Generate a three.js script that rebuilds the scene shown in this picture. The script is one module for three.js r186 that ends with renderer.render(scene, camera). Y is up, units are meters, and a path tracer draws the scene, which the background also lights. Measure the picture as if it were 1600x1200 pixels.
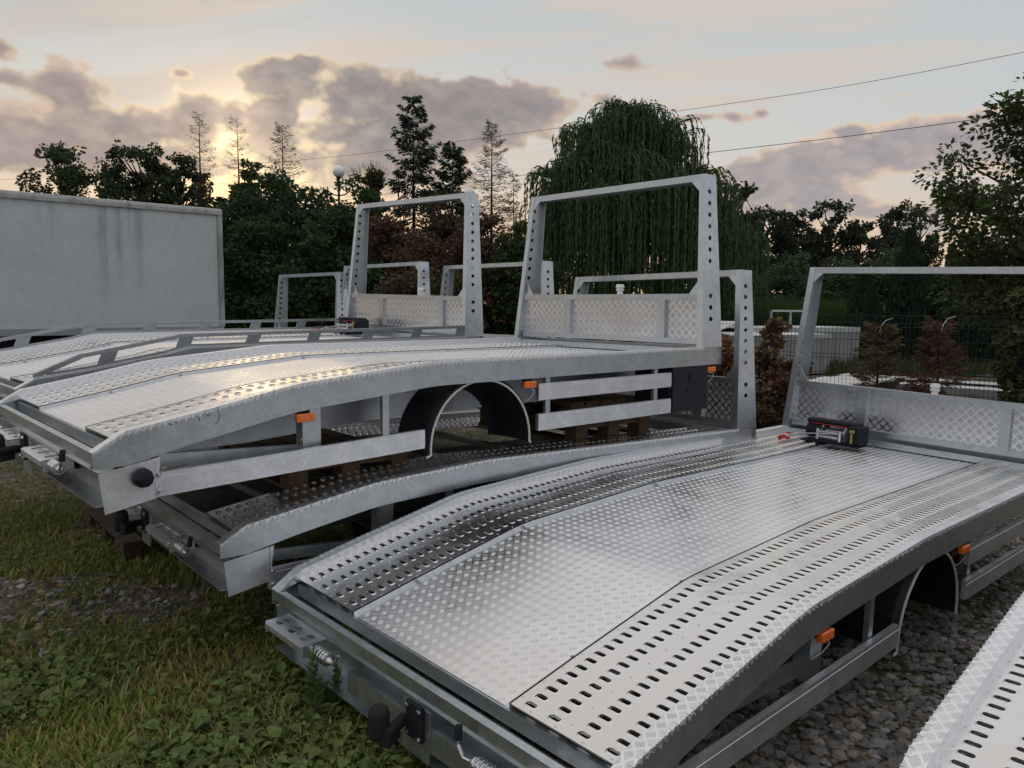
import * as THREE from 'three';
import { mergeGeometries } from 'three/addons/utils/BufferGeometryUtils.js';
import { RoundedBoxGeometry } from 'three/addons/geometries/RoundedBoxGeometry.js';

const V = (x, y, z) => new THREE.Vector3(x, y, z);
const R = (d) => d * Math.PI / 180;
const CAM_H = 1.8, FPX = 1253.6, PITCH = -5.6075, ROLL = 0.351;      // the lens, in pixels of the 1600 x 1200 photograph

// ---------------------------------------------------------------- camera
const scene = new THREE.Scene();
const camera = new THREE.PerspectiveCamera(2 * Math.atan(600 / FPX) * 180 / Math.PI, 4 / 3, 0.05, 1500);
camera.position.set(0, CAM_H, 0);
camera.rotation.order = 'YXZ';
camera.rotation.set(R(PITCH), 0, R(ROLL));
camera.updateMatrixWorld(true);
const renderer = new THREE.WebGLRenderer({ antialias: true });
renderer.toneMapping = THREE.LinearToneMapping;
renderer.toneMappingExposure = 1.0;
renderer.shadowMap.enabled = true;

// ---------------------------------------------------------------- chance and noise
function rng(seed) { let s = seed >>> 0; return () => { s = (s + 0x6d2b79f5) | 0; let t = Math.imul(s ^ (s >>> 15), 1 | s); t = (t + Math.imul(t ^ (t >>> 7), 61 | t)) ^ t; return ((t ^ (t >>> 14)) >>> 0) / 4294967296; }; }
const PERM = new Uint8Array(512); { const r = rng(77), p = [...Array(256).keys()]; for (let i = 255; i > 0; i--) { const j = Math.floor(r() * (i + 1)); [p[i], p[j]] = [p[j], p[i]]; } for (let i = 0; i < 512; i++) PERM[i] = p[i & 255]; }
function gr(h, x, y, z) { h &= 15; const u = h < 8 ? x : y, v = h < 4 ? y : h === 12 || h === 14 ? x : z; return ((h & 1) ? -u : u) + ((h & 2) ? -v : v); }
function noise3(x, y, z) {
  const fx = Math.floor(x), fy = Math.floor(y), fz = Math.floor(z), X = fx & 255, Y = fy & 255, Z = fz & 255;
  x -= fx; y -= fy; z -= fz;
  const u = x * x * x * (x * (x * 6 - 15) + 10), v = y * y * y * (y * (y * 6 - 15) + 10), w = z * z * z * (z * (z * 6 - 15) + 10);
  const A = PERM[X] + Y, AA = PERM[A] + Z, AB = PERM[A + 1] + Z, B = PERM[X + 1] + Y, BA = PERM[B] + Z, BB = PERM[B + 1] + Z;
  const l = (a, b, t) => a + (b - a) * t;
  return l(l(l(gr(PERM[AA], x, y, z), gr(PERM[BA], x - 1, y, z), u), l(gr(PERM[AB], x, y - 1, z), gr(PERM[BB], x - 1, y - 1, z), u), v),
    l(l(gr(PERM[AA + 1], x, y, z - 1), gr(PERM[BA + 1], x - 1, y, z - 1), u), l(gr(PERM[AB + 1], x, y - 1, z - 1), gr(PERM[BB + 1], x - 1, y - 1, z - 1), u), v), w);
}
function fbm(x, y, z, o) { let s = 0, a = 0.5; for (let i = 0; i < o; i++) { s += a * noise3(x, y, z); a *= 0.5; x = x * 2.03 + 7.1; y = y * 2.03 + 3.7; z = z * 2.03 + 1.3; } return s; }
const clamp = (x, a = 0, b = 1) => Math.min(b, Math.max(a, x)), lerp = (a, b, t) => a + (b - a) * t, sstep = (a, b, x) => { x = clamp((x - a) / (b - a)); return x * x * (3 - 2 * x); };
const s2l = (c) => { c /= 255; return c <= 0.04045 ? c / 12.92 : Math.pow((c + 0.055) / 1.055, 2.4); };
const L3 = (r, g, b) => [s2l(r), s2l(g), s2l(b)];

// directions and points from places in the 1600 x 1200 photograph, to lay the scene out
function ray(px, py) { return V(px - 800, 600 - py, -FPX).applyQuaternion(camera.quaternion).normalize(); }
function at(px, py, depth) { const d = ray(px, py); return d.multiplyScalar(depth / -d.z).add(camera.position); }
function onGround(px, py) { const d = ray(px, py); return d.multiplyScalar(CAM_H / -d.y).add(camera.position); }

// ---------------------------------------------------------------- sky
const azel = (px, py) => { const d = ray(px, py); return [Math.atan2(d.x, -d.z) * 180 / Math.PI, Math.asin(d.y) * 180 / Math.PI]; };
const SUN = azel(376, 236);
const CLOUDS = [];
{ // banks of cumulus: centre, half width, half height in the photograph's pixels, and weight
  const c = (x, y, rx, ry, w = 1) => { const [a, e] = azel(x, y), k = 180 / Math.PI / FPX; CLOUDS.push([a, e, rx * k, ry * k, w]); };
  c(-60, 222, 150, 40); c(50, 212, 130, 30, 0.95); c(160, 200, 80, 26, 0.95); c(104, 150, 46, 40); c(245, 205, 70, 28, 0.9); c(302, 190, 42, 42, 0.95); c(90, 246, 230, 20, 0.8); c(215, 238, 120, 18, 0.7);
  c(-5, 76, 24, 12, 0.7); c(8, 125, 34, 12, 0.6); c(277, 117, 15, 6, 0.42); 
  c(440, 128, 56, 36); c(428, 185, 42, 60); c(362, 184, 26, 26, 0.62); c(470, 104, 44, 18, 0.9); c(430, 240, 60, 26, 0.5);
  c(560, 150, 62, 48); c(650, 170, 95, 50); c(745, 165, 90, 42); c(818, 170, 66, 32); c(610, 215, 150, 40, 0.9); c(720, 210, 130, 26, 0.8); c(560, 262, 150, 30, 0.55);
  c(1190, 270, 60, 22); c(1275, 255, 90, 34); c(1365, 238, 100, 32); c(1465, 222, 100, 34); c(1550, 215, 90, 30); c(1660, 215, 120, 40); c(1322, 212, 30, 16, 0.9);
  c(1240, 300, 90, 26, 0.9); c(1300, 325, 80, 20, 0.75); c(1400, 330, 110, 12, 0.7); c(1200, 330, 60, 20, 0.6); c(1430, 355, 60, 14, 0.5);
  c(976, 101, 32, 9, 0.45); c(938, 162, 20, 10, 0.42); c(1098, 186, 30, 7, 0.55); c(1140, 184, 30, 7, 0.5); c(1190, 177, 14, 7, 0.5); c(1600, 228, 40, 16, 0.7);
}
function makeSky() {
  const W = 4096, H = 2048, data = new Float32Array(W * H * 4);
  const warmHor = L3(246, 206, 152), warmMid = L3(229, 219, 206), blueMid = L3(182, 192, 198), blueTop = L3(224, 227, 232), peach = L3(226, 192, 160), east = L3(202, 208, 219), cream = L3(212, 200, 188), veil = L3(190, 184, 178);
  const coreW = L3(165, 151, 147), coreC = L3(147, 139, 139), coreE = L3(165, 158, 161), edgeW = L3(255, 230, 188), edgeE = L3(232, 206, 180);
  const mix = (o, b, t) => { o[0] += (b[0] - o[0]) * t; o[1] += (b[1] - o[1]) * t; o[2] += (b[2] - o[2]) * t; };
  const c = [0, 0, 0], core = [0, 0, 0], edge = [0, 0, 0];
  for (let row = H / 2; row < H; row++) {
    const el = ((row + 0.5) / H - 0.5) * 180, ce = Math.cos(R(el)), y = Math.sin(R(el));
    for (let col = 0; col < W; col++) {
      const th = ((col + 0.5) / W - 0.5) * 2 * Math.PI, x = Math.cos(th) * ce, z = Math.sin(th) * ce;
      const az = Math.atan2(x, -z) * 180 / Math.PI;
      const da = (az - SUN[0]) * ce, de = el - SUN[1], dist = Math.hypot(da > 180 ? da - 360 : da, de);
      const west = Math.exp(-(((az - SUN[0]) / 52) ** 2)), near = Math.exp(-((dist / 8) ** 2));
      // clear air
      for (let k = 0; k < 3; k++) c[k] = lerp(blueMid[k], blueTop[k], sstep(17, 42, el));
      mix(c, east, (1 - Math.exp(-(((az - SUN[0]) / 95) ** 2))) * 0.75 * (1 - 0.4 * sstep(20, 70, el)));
      mix(c, warmMid, 0.85 * west * (1 - sstep(7, 26, el)));
      mix(c, peach, (0.25 + 0.65 * Math.exp(-(((az - SUN[0]) / 80) ** 2))) * (1 - sstep(1, 11, el)));
      mix(c, warmHor, 0.8 * west * (1 - sstep(0, 10.5, el)));
      // cirrus
      const px = x / (y + 0.14), pz = z / (y + 0.14);
      const st = fbm(px * 0.8 + pz * 0.3 + 11, pz * 3.4 - px * 0.9, 3.3, 6);
      const st2 = fbm(px * 0.5 - 3, pz * 0.7 + 1.5 * st, 9.1, 4);
      mix(c, cream, 0.9 * sstep(-0.04, 0.2, st) * sstep(3, 12, el) * (0.55 + 0.45 * west));
      mix(c, veil, 0.7 * sstep(-0.05, 0.3, st2) * sstep(11, 20, el) * (1 - 0.5 * sstep(24, 40, el)));
      // glow about the hidden sun
      const g1 = Math.exp(-((dist / 9) ** 2)), g2 = Math.exp(-((da / 9) ** 2 + ((el - 4.5) / 3.6) ** 2)), g3 = Math.exp(-((da / 3.4) ** 2 + (de / 3.0) ** 2));
      c[0] += 0.15 * g1 + 0.75 * g2 + 1.0 * g3; c[1] += 0.10 * g1 + 0.36 * g2 + 0.58 * g3; c[2] += 0.05 * g1 + 0.03 * g2 + 0.15 * g3;
      // cumulus
      if (el < 24) {
        let d = -1;
        const n1 = fbm(x * 9, y * 17, z * 9, 3), wob = 1.3 * n1;
        for (let i = 0; i < CLOUDS.length; i++) {
          const b = CLOUDS[i], ex = (az - b[0] + wob) / b[2], ey = (el - b[1] + wob * 0.5) / b[3];
          if (ex > 2.2 || ex < -2.2 || ey > 2.2 || ey < -2.2) continue;
          const v = b[4] * (1.05 - Math.sqrt(ex * ex + ey * ey));
          d = d > v ? (d > v + 0.25 ? d : d + 0.25 * (1 - (d - v) / 0.25) ** 2 * 0.35) : (v > d + 0.25 ? v : v + 0.25 * (1 - (v - d) / 0.25) ** 2 * 0.35);
        }
        if (Math.abs(az) > 33) { // the same kind of banks go round the rest of the horizon
          const o = fbm(x * 3.2 + 5, y * 10 + 2, z * 3.2, 4) * 2.3 - 0.55 - Math.abs(el - 8.5) / 11;
          d = Math.max(d, lerp(-1, o, sstep(33, 41, Math.abs(az))));
        }
        if (d > -0.6) {
          const fine = fbm(x * 34 + 3, y * 54, z * 34, 5), bil = 0.30 - Math.abs(noise3(x * 26, y * 40, z * 26)) - 0.5 * Math.abs(noise3(x * 58 + 9, y * 88, z * 58)) - 0.25 * Math.abs(noise3(x * 120, y * 180 + 4, z * 120)), t = d + fine * 0.55 + bil * 0.42 + 0.13;
          const a = sstep(0.0, 0.16, t), thick = sstep(0.05, 0.5, t + 0.3 * n1);
          for (let k = 0; k < 3; k++) {
            core[k] = lerp(lerp(coreE[k], coreC[k], sstep(22, -8, az)), coreW[k], sstep(-14, -26, az));
            core[k] = lerp(core[k], warmMid[k], 0.10 * g1 + 0.30 * g3) * (1 + 0.2 * fine + 0.16 * bil);
            edge[k] = lerp(lerp(core[k], edgeE[k], 0.55 + 0.35 * sstep(5, 25, az)), edgeW[k] * 1.22, near);
          }
          core[0] += 0.24 * g2 + 0.16 * g3; core[1] += 0.09 * g2 + 0.07 * g3;
          const up = sstep(-0.3, 0.5, fine); // bellies darker than crowns
          mix(edge, core, clamp(thick * (1.02 - 0.25 * up)));
          mix(c, edge, a * 0.96);
        }
      }
      const o = (row * W + col) * 4; data[o] = c[0]; data[o + 1] = c[1]; data[o + 2] = c[2]; data[o + 3] = 1;
    }
  }
  for (let row = 0; row < H / 2; row++) for (let col = 0; col < W; col++) { const o = (row * W + col) * 4; data[o] = 0.05; data[o + 1] = 0.05; data[o + 2] = 0.045; data[o + 3] = 1; }
  const t = new THREE.DataTexture(data, W, H, THREE.RGBAFormat, THREE.FloatType);
  t.mapping = THREE.EquirectangularReflectionMapping; t.magFilter = THREE.LinearFilter; t.minFilter = THREE.LinearFilter; t.wrapS = THREE.RepeatWrapping; t.colorSpace = THREE.LinearSRGBColorSpace; t.needsUpdate = true;
  return t;
}
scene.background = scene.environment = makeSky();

// ---------------------------------------------------------------- sun, low and veiled by the clouds
const sun = new THREE.DirectionalLight(new THREE.Color().setRGB(1.0, 0.72, 0.42), 0.15);
{ const a = R(SUN[0]), e = R(SUN[1]); sun.position.set(Math.sin(a) * Math.cos(e), Math.sin(e), -Math.cos(a) * Math.cos(e)).multiplyScalar(60); }
sun.castShadow = true; sun.shadow.radius = 24; sun.shadow.mapSize.set(2048, 2048);
Object.assign(sun.shadow.camera, { left: -30, right: 30, top: 30, bottom: -30, near: 1, far: 150 });
scene.add(sun, sun.target);

// ---------------------------------------------------------------- things, parts, names
const used = new Map();
function numbered(n) { const k = used.get(n) ?? 0; used.set(n, k + 1); return k ? n + '_' + String(k).padStart(3, '0') : n; }
function tag(o, label, category, group, kind) { o.userData = {}; if (label) o.userData.label = label; if (category) o.userData.category = category; if (group) o.userData.group = group; if (kind) o.userData.kind = kind; return o; }
function thing(name, label, category, pos, turn = 0, group) { const o = new THREE.Group(); o.name = numbered(name); o.position.copy(pos); o.rotation.y = turn; scene.add(o); return tag(o, label, category, group); }
function copyOf(src, name, label, pos, turn = 0, scale) { const c = src.clone(); c.name = numbered(name); c.userData = { ...src.userData, label }; c.position.copy(pos); c.rotation.y = turn; if (scale) c.scale.set(...scale); scene.add(c); return c; }
function part(name, geo, mat, parent, pos, rot) {
  const m = new THREE.Mesh(geo.isBufferGeometry ? geo : geo.geo(), mat); m.name = name; m.castShadow = m.receiveShadow = true;
  if (pos) m.position.set(...pos); if (rot) m.rotation.set(...rot);
  parent.add(m); return m;
}
function struct(name, geo, mat) { const m = part(numbered(name), geo, mat, scene); m.userData.kind = 'structure'; return m; }

// collects faces; uv in metres, laid on by the way a face points
class MB {
  constructor() { this.p = []; this.n = []; this.u = []; this.c = null; this.flip = false; }
  tri(a, b, c) {
    if (this.flip) [b, c] = [c, b];
    const ux = b[0] - a[0], uy = b[1] - a[1], uz = b[2] - a[2], vx = c[0] - a[0], vy = c[1] - a[1], vz = c[2] - a[2];
    let nx = uy * vz - uz * vy, ny = uz * vx - ux * vz, nz = ux * vy - uy * vx; const l = Math.hypot(nx, ny, nz); if (l < 1e-12) return; nx /= l; ny /= l; nz /= l;
    const ax = Math.abs(nx), ay = Math.abs(ny), az = Math.abs(nz);
    for (const q of [a, b, c]) { this.p.push(q[0], q[1], q[2]); this.n.push(nx, ny, nz); if (ay >= ax && ay >= az) this.u.push(q[0], q[2]); else if (ax >= az) this.u.push(q[2], q[1]); else this.u.push(q[0], q[1]); }
    if (this.c) for (let i = 0; i < 3; i++) this.c.push(...this.col);
  }
  quad(a, b, c, d) { this.tri(a, b, c); this.tri(a, c, d); }
  box(x0, x1, y0, y1, z0, z1, f = (x, y, z) => [x, y, z]) {
    if (x0 > x1) [x0, x1] = [x1, x0]; if (y0 > y1) [y0, y1] = [y1, y0]; if (z0 > z1) [z0, z1] = [z1, z0];
    const P = (i) => f(i & 1 ? x1 : x0, i & 2 ? y1 : y0, i & 4 ? z1 : z0), q = [0, 1, 2, 3, 4, 5, 6, 7].map(P);
    this.quad(q[4], q[5], q[7], q[6]); this.quad(q[1], q[0], q[2], q[3]); this.quad(q[5], q[1], q[3], q[7]); this.quad(q[0], q[4], q[6], q[2]); this.quad(q[6], q[7], q[3], q[2]); this.quad(q[0], q[1], q[5], q[4]);
    return this;
  }
  // a closed section [[t, h], ...] carried through stations; put(t, h, station) -> point
  sweep(sec, stations, put, caps = true) {
    const ring = stations.map((s) => sec.map(([t, h]) => put(t, h, s)));
    for (let i = 0; i + 1 < ring.length; i++) for (let k = 0; k < sec.length; k++) { const m = (k + 1) % sec.length; this.quad(ring[i][k], ring[i][m], ring[i + 1][m], ring[i + 1][k]); }
    if (caps) { const f = THREE.ShapeUtils.triangulateShape(sec.map(([a, b]) => new THREE.Vector2(a, b)), []); for (const [a, b, c] of f) { const s = ring[0], e = ring[ring.length - 1]; this.tri(s[c], s[b], s[a]); this.tri(e[a], e[b], e[c]); } }
    return this;
  }
  rod(p0, p1, r0, r1 = r0, sides = 6, caps = true) {
    const a = V(...p0), b = V(...p1), d = b.clone().sub(a).normalize(), u = Math.abs(d.y) < 0.9 ? V(0, 1, 0).cross(d).normalize() : V(1, 0, 0).cross(d).normalize(), w = d.clone().cross(u);
    const ring = (c, r) => [...Array(sides).keys()].map((i) => { const k = i / sides * 2 * Math.PI; return [c.x + r * (u.x * Math.cos(k) + w.x * Math.sin(k)), c.y + r * (u.y * Math.cos(k) + w.y * Math.sin(k)), c.z + r * (u.z * Math.cos(k) + w.z * Math.sin(k))]; });
    const A = ring(a, r0), B = ring(b, r1);
    for (let i = 0; i < sides; i++) { const j = (i + 1) % sides; if (r1 > 1e-4) this.quad(A[i], A[j], B[j], B[i]); else this.tri(A[i], A[j], p1); }
    if (caps) for (let i = 1; i + 1 < sides; i++) { this.tri(A[0], A[i + 1], A[i]); if (r1 > 1e-4) this.tri(B[0], B[i], B[i + 1]); }
    return this;
  }
  path(pts, r, sides = 6, r1 = r) { for (let i = 0; i + 1 < pts.length; i++) this.rod(pts[i], pts[i + 1], lerp(r, r1, i / (pts.length - 1)), lerp(r, r1, (i + 1) / (pts.length - 1)), sides, i === 0 || i + 2 === pts.length); return this; }
  geo() {
    const g = new THREE.BufferGeometry();
    g.setAttribute('position', new THREE.BufferAttribute(new Float32Array(this.p), 3)); g.setAttribute('normal', new THREE.BufferAttribute(new Float32Array(this.n), 3)); g.setAttribute('uv', new THREE.BufferAttribute(new Float32Array(this.u), 2));
    if (this.c) g.setAttribute('color', new THREE.BufferAttribute(new Float32Array(this.c), 3));
    return g;
  }
}
// round things: geometry moved into place
const G = (g, x = 0, y = 0, z = 0, rx = 0, ry = 0, rz = 0) => { g.rotateX(rx); g.rotateY(ry); g.rotateZ(rz); g.translate(x, y, z); return g; };
const joined = (list) => mergeGeometries(list.map((g) => { g = g.index ? g.toNonIndexed() : g; for (const k of Object.keys(g.attributes)) if (!['position', 'normal', 'uv'].includes(k)) g.deleteAttribute(k); return g; }));

// ---------------------------------------------------------------- textures and materials
function tex(n, f, { color = false, repeat = 1, rot = 0, h = n } = {}) {
  const d = new Uint8Array(n * h * 4);
  for (let j = 0; j < h; j++) for (let i = 0; i < n; i++) { const v = f((i + 0.5) / n, (j + 0.5) / h), o = (j * n + i) * 4; if (typeof v === 'number') d[o] = d[o + 1] = d[o + 2] = clamp(v) * 255; else { d[o] = clamp(v[0]) * 255; d[o + 1] = clamp(v[1]) * 255; d[o + 2] = clamp(v[2]) * 255; } d[o + 3] = 255; }
  const t = new THREE.DataTexture(d, n, h); t.wrapS = t.wrapT = THREE.RepeatWrapping; t.magFilter = THREE.LinearFilter; t.minFilter = THREE.LinearMipmapLinearFilter; t.generateMipmaps = true;
  if (color) t.colorSpace = THREE.SRGBColorSpace; t.repeat.set(repeat, repeat); t.rotation = rot; t.needsUpdate = true; return t;
}
// seamless noise on a unit tile
function tn(u, v, f, o, s = 0) { const a = u * 2 * Math.PI, b = v * 2 * Math.PI, k = f / (2 * Math.PI); return fbm(Math.cos(a) * k + s, Math.sin(a) * k + Math.cos(b) * k * 0.83 + s, Math.sin(b) * k + s * 0.7, o); }
// five-bar tread: a basket weave of bars, in squares that stand on their corners
const treadFn = (u, v) => {
  const i = Math.floor(u * 2), j = Math.floor(v * 2); let a = u * 2 - i - 0.5, b = v * 2 - j - 0.5; if ((i + j) & 1) [a, b] = [b, a];
  let h = 0;
  for (let k = -2; k <= 2; k++) { const x = b - k * 0.165, len = 0.40 - 0.02 * Math.abs(k); if (Math.abs(a) < len) { const w = 0.052 * Math.sqrt(Math.max(0, 1 - (a / len) ** 2)); h = Math.max(h, w > 0 ? clamp(1.15 - Math.abs(x) / w) : 0); } }
  return sstep(0, 0.8, h);
};
const treadTex = tex(256, treadFn, { repeat: 1 / 0.074, rot: Math.PI / 4 });
const treadBig = treadTex.clone(); treadBig.repeat.set(1 / 0.094, 1 / 0.094); treadBig.needsUpdate = true;
const spangle = tex(512, (u, v) => { const a = tn(u, v, 9, 4, 3), b = tn(u, v, 46, 3, 8), s = tn(u, v * 1, 22, 2, 1); return [0.95 + 0.07 * a + 0.10 * b, 0.955 + 0.07 * a + 0.10 * b, 0.96 + 0.065 * a + 0.10 * b + 0.02 * s]; }, { color: true, repeat: 1 / 0.7 });
const spangleR = tex(512, (u, v) => 0.36 + 0.13 * tn(u, v, 12, 4, 13) + 0.08 * tn(u, v, 60, 2, 5), { repeat: 1 / 0.7 });
const ripple = tex(512, (u, v) => 0.5 + 0.75 * tn(u, v, 4.5, 3, 21) + 0.05 * tn(u, v, 60, 2, 2), { repeat: 1 / 0.9 });
const smudge = tex(512, (u, v) => { const a = tn(u, v, 6, 5, 31), b = tn(u, v, 40, 3, 12); return 0.48 + 0.27 * a + 0.16 * b; }, { repeat: 1 / 1.1 });
const M = {};
const std = (o) => new THREE.MeshStandardMaterial({ side: THREE.DoubleSide, ...o });
const rgb = (r, g, b) => new THREE.Color().setRGB(r, g, b);
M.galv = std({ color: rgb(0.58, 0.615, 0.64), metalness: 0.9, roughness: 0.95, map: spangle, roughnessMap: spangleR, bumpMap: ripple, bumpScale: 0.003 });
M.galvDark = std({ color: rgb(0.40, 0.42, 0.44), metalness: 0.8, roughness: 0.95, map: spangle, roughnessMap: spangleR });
M.alu = std({ color: rgb(0.80, 0.81, 0.83), metalness: 0.9, roughness: 0.85, map: spangle, roughnessMap: smudge, bumpMap: ripple, bumpScale: 0.002 });
M.sheet = std({ color: rgb(0.80, 0.79, 0.78), metalness: 1, roughness: 0.52, roughnessMap: smudge, bumpMap: ripple, bumpScale: 0.006 });
M.tread = std({ color: rgb(0.90, 0.90, 0.91), metalness: 1, roughness: 0.66, roughnessMap: smudge, bumpMap: treadTex, bumpScale: 0.003 });
M.treadFlat = std({ color: rgb(0.90, 0.90, 0.91), metalness: 1, roughness: 0.66, roughnessMap: smudge, bumpMap: ripple, bumpScale: 0.002 });
M.treadEdge = std({ color: rgb(0.88, 0.89, 0.91), metalness: 1, roughness: 0.8, roughnessMap: smudge, bumpMap: treadTex, bumpScale: 0.0022 });
M.treadBig = std({ color: rgb(0.78, 0.79, 0.81), metalness: 1, roughness: 0.5, roughnessMap: smudge, bumpMap: treadBig, bumpScale: 0.004 });
M.zinc = std({ color: rgb(0.66, 0.67, 0.68), metalness: 1, roughness: 0.28 });
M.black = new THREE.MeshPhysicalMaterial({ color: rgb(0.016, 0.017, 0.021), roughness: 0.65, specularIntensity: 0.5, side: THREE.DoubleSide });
M.blackPaint = new THREE.MeshPhysicalMaterial({ color: rgb(0.013, 0.015, 0.020), roughness: 0.5, specularIntensity: 0.45, side: THREE.DoubleSide });
M.trim = std({ color: rgb(0.62, 0.60, 0.55), roughness: 0.5 });
M.orange = new THREE.MeshPhysicalMaterial({ color: rgb(0.80, 0.17, 0.02), roughness: 0.3, clearcoat: 0.6, side: THREE.DoubleSide });
M.red = std({ color: rgb(0.55, 0.03, 0.025), roughness: 0.45 });
M.yellow = std({ color: rgb(0.33, 0.26, 0.07), roughness: 0.5 });
M.white = std({ color: rgb(0.78, 0.78, 0.76), roughness: 0.45 });
M.glassLamp = new THREE.MeshPhysicalMaterial({ color: rgb(0.85, 0.86, 0.87), roughness: 0.18, clearcoat: 0.5, side: THREE.DoubleSide });
M.rope = std({ color: rgb(0.45, 0.46, 0.48), metalness: 0.6, roughness: 0.5 });

// ---------------------------------------------------------------- truck beds: galvanised tow-truck decks with perforated wheel tracks
const BW = 2.13;
MB.prototype.plate = function (outer, holes, put) { // a flat plate with holes; put(x, y, k) with k = 0, 1 for its two faces
  const ov = outer.map((p) => new THREE.Vector2(...p)), hv = holes.map((h) => h.map((p) => new THREE.Vector2(...p)));
  if (THREE.ShapeUtils.isClockWise(ov)) ov.reverse(); hv.forEach((h) => { if (!THREE.ShapeUtils.isClockWise(h)) h.reverse(); });
  const f = THREE.ShapeUtils.triangulateShape(ov, hv), all = [ov, ...hv].flat();
  for (const [a, b, c] of f) { this.tri(put(all[a].x, all[a].y, 1), put(all[b].x, all[b].y, 1), put(all[c].x, all[c].y, 1)); this.tri(put(all[c].x, all[c].y, 0), put(all[b].x, all[b].y, 0), put(all[a].x, all[a].y, 0)); }
  for (const l of [ov, ...hv]) for (let i = 0; i < l.length; i++) { const a = l[i], b = l[(i + 1) % l.length]; this.quad(put(a.x, a.y, 0), put(b.x, b.y, 0), put(b.x, b.y, 1), put(a.x, a.y, 1)); }
  return this;
};
const slot = (x, y, hx, hy, n = 5) => { // rounded slot: half lengths hx, hy
  const r = Math.min(hx, hy), o = []; const q = (cx, cy, a0) => { for (let i = 0; i <= n - 1; i++) { const a = R(a0 + 90 * i / (n - 1)); o.push([x + cx + r * Math.cos(a), y + cy + r * Math.sin(a)]); } };
  q(hx - r, hy - r, 0); q(-(hx - r), hy - r, 90); q(-(hx - r), -(hy - r), 180); q(hx - r, -(hy - r), 270);
  return o.filter((p, i) => { const m = o[(i + 1) % o.length]; return Math.hypot(p[0] - m[0], p[1] - m[1]) > 1e-5; });
};
// perforated sheet: a grid of cells, each with a slot whose rim is pressed up; put(t, h, s)
function perforate(b, ts, centres, s0, s1, pitch, hx, hy, put, rim = 0.0035) {
  const n = Math.floor((s1 - s0) / pitch), pad = (s1 - s0 - n * pitch) / 2, rows = ts.length - 1;
  const T = [];
  for (let r = 0; r < rows; r++) {
    const rect = [[ts[r], 0], [ts[r + 1], 0], [ts[r + 1], pitch], [ts[r], pitch]].map((p) => new THREE.Vector2(...p));
    const ring = slot(centres[r], pitch / 2, hx + 0.006, hy + 0.006, 4), hole = slot(centres[r], pitch / 2, hx, hy, 4);
    const hv = ring.map((p) => new THREE.Vector2(...p)).reverse();
    T.push({ f: THREE.ShapeUtils.triangulateShape(rect, [hv]), all: [...rect, ...hv], ring, hole });
  }
  for (let i = 0; i < n; i++) {
    const o = s0 + pad + i * pitch;
    for (const { f, all, ring, hole } of T) {
      for (const [a, c, d] of f) b.tri(put(all[a].x, 0, o + all[a].y), put(all[c].x, 0, o + all[c].y), put(all[d].x, 0, o + all[d].y));
      for (let k = 0; k < ring.length; k++) {
        const m = (k + 1) % ring.length, A = ring[k], B = ring[m], C = hole[m], D = hole[k];
        b.quad(put(A[0], 0, o + A[1]), put(B[0], 0, o + B[1]), put(C[0], rim, o + C[1]), put(D[0], rim, o + D[1]));
        b.quad(put(D[0], rim, o + D[1]), put(C[0], rim, o + C[1]), put(C[0], -0.006, o + C[1]), put(D[0], -0.006, o + D[1]));
      }
    }
  }
  const q = (t0, t1, a, c) => b.quad(put(t0, 0, a), put(t1, 0, a), put(t1, 0, c), put(t0, 0, c));
  if (pad > 1e-4) { q(ts[0], ts[rows], s0, s0 + pad); q(ts[0], ts[rows], s1 - pad, s1); }
  b.quad(put(ts[0], -0.006, s0), put(ts[rows], -0.006, s0), put(ts[rows], 0, s0), put(ts[0], 0, s0));
}

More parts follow.
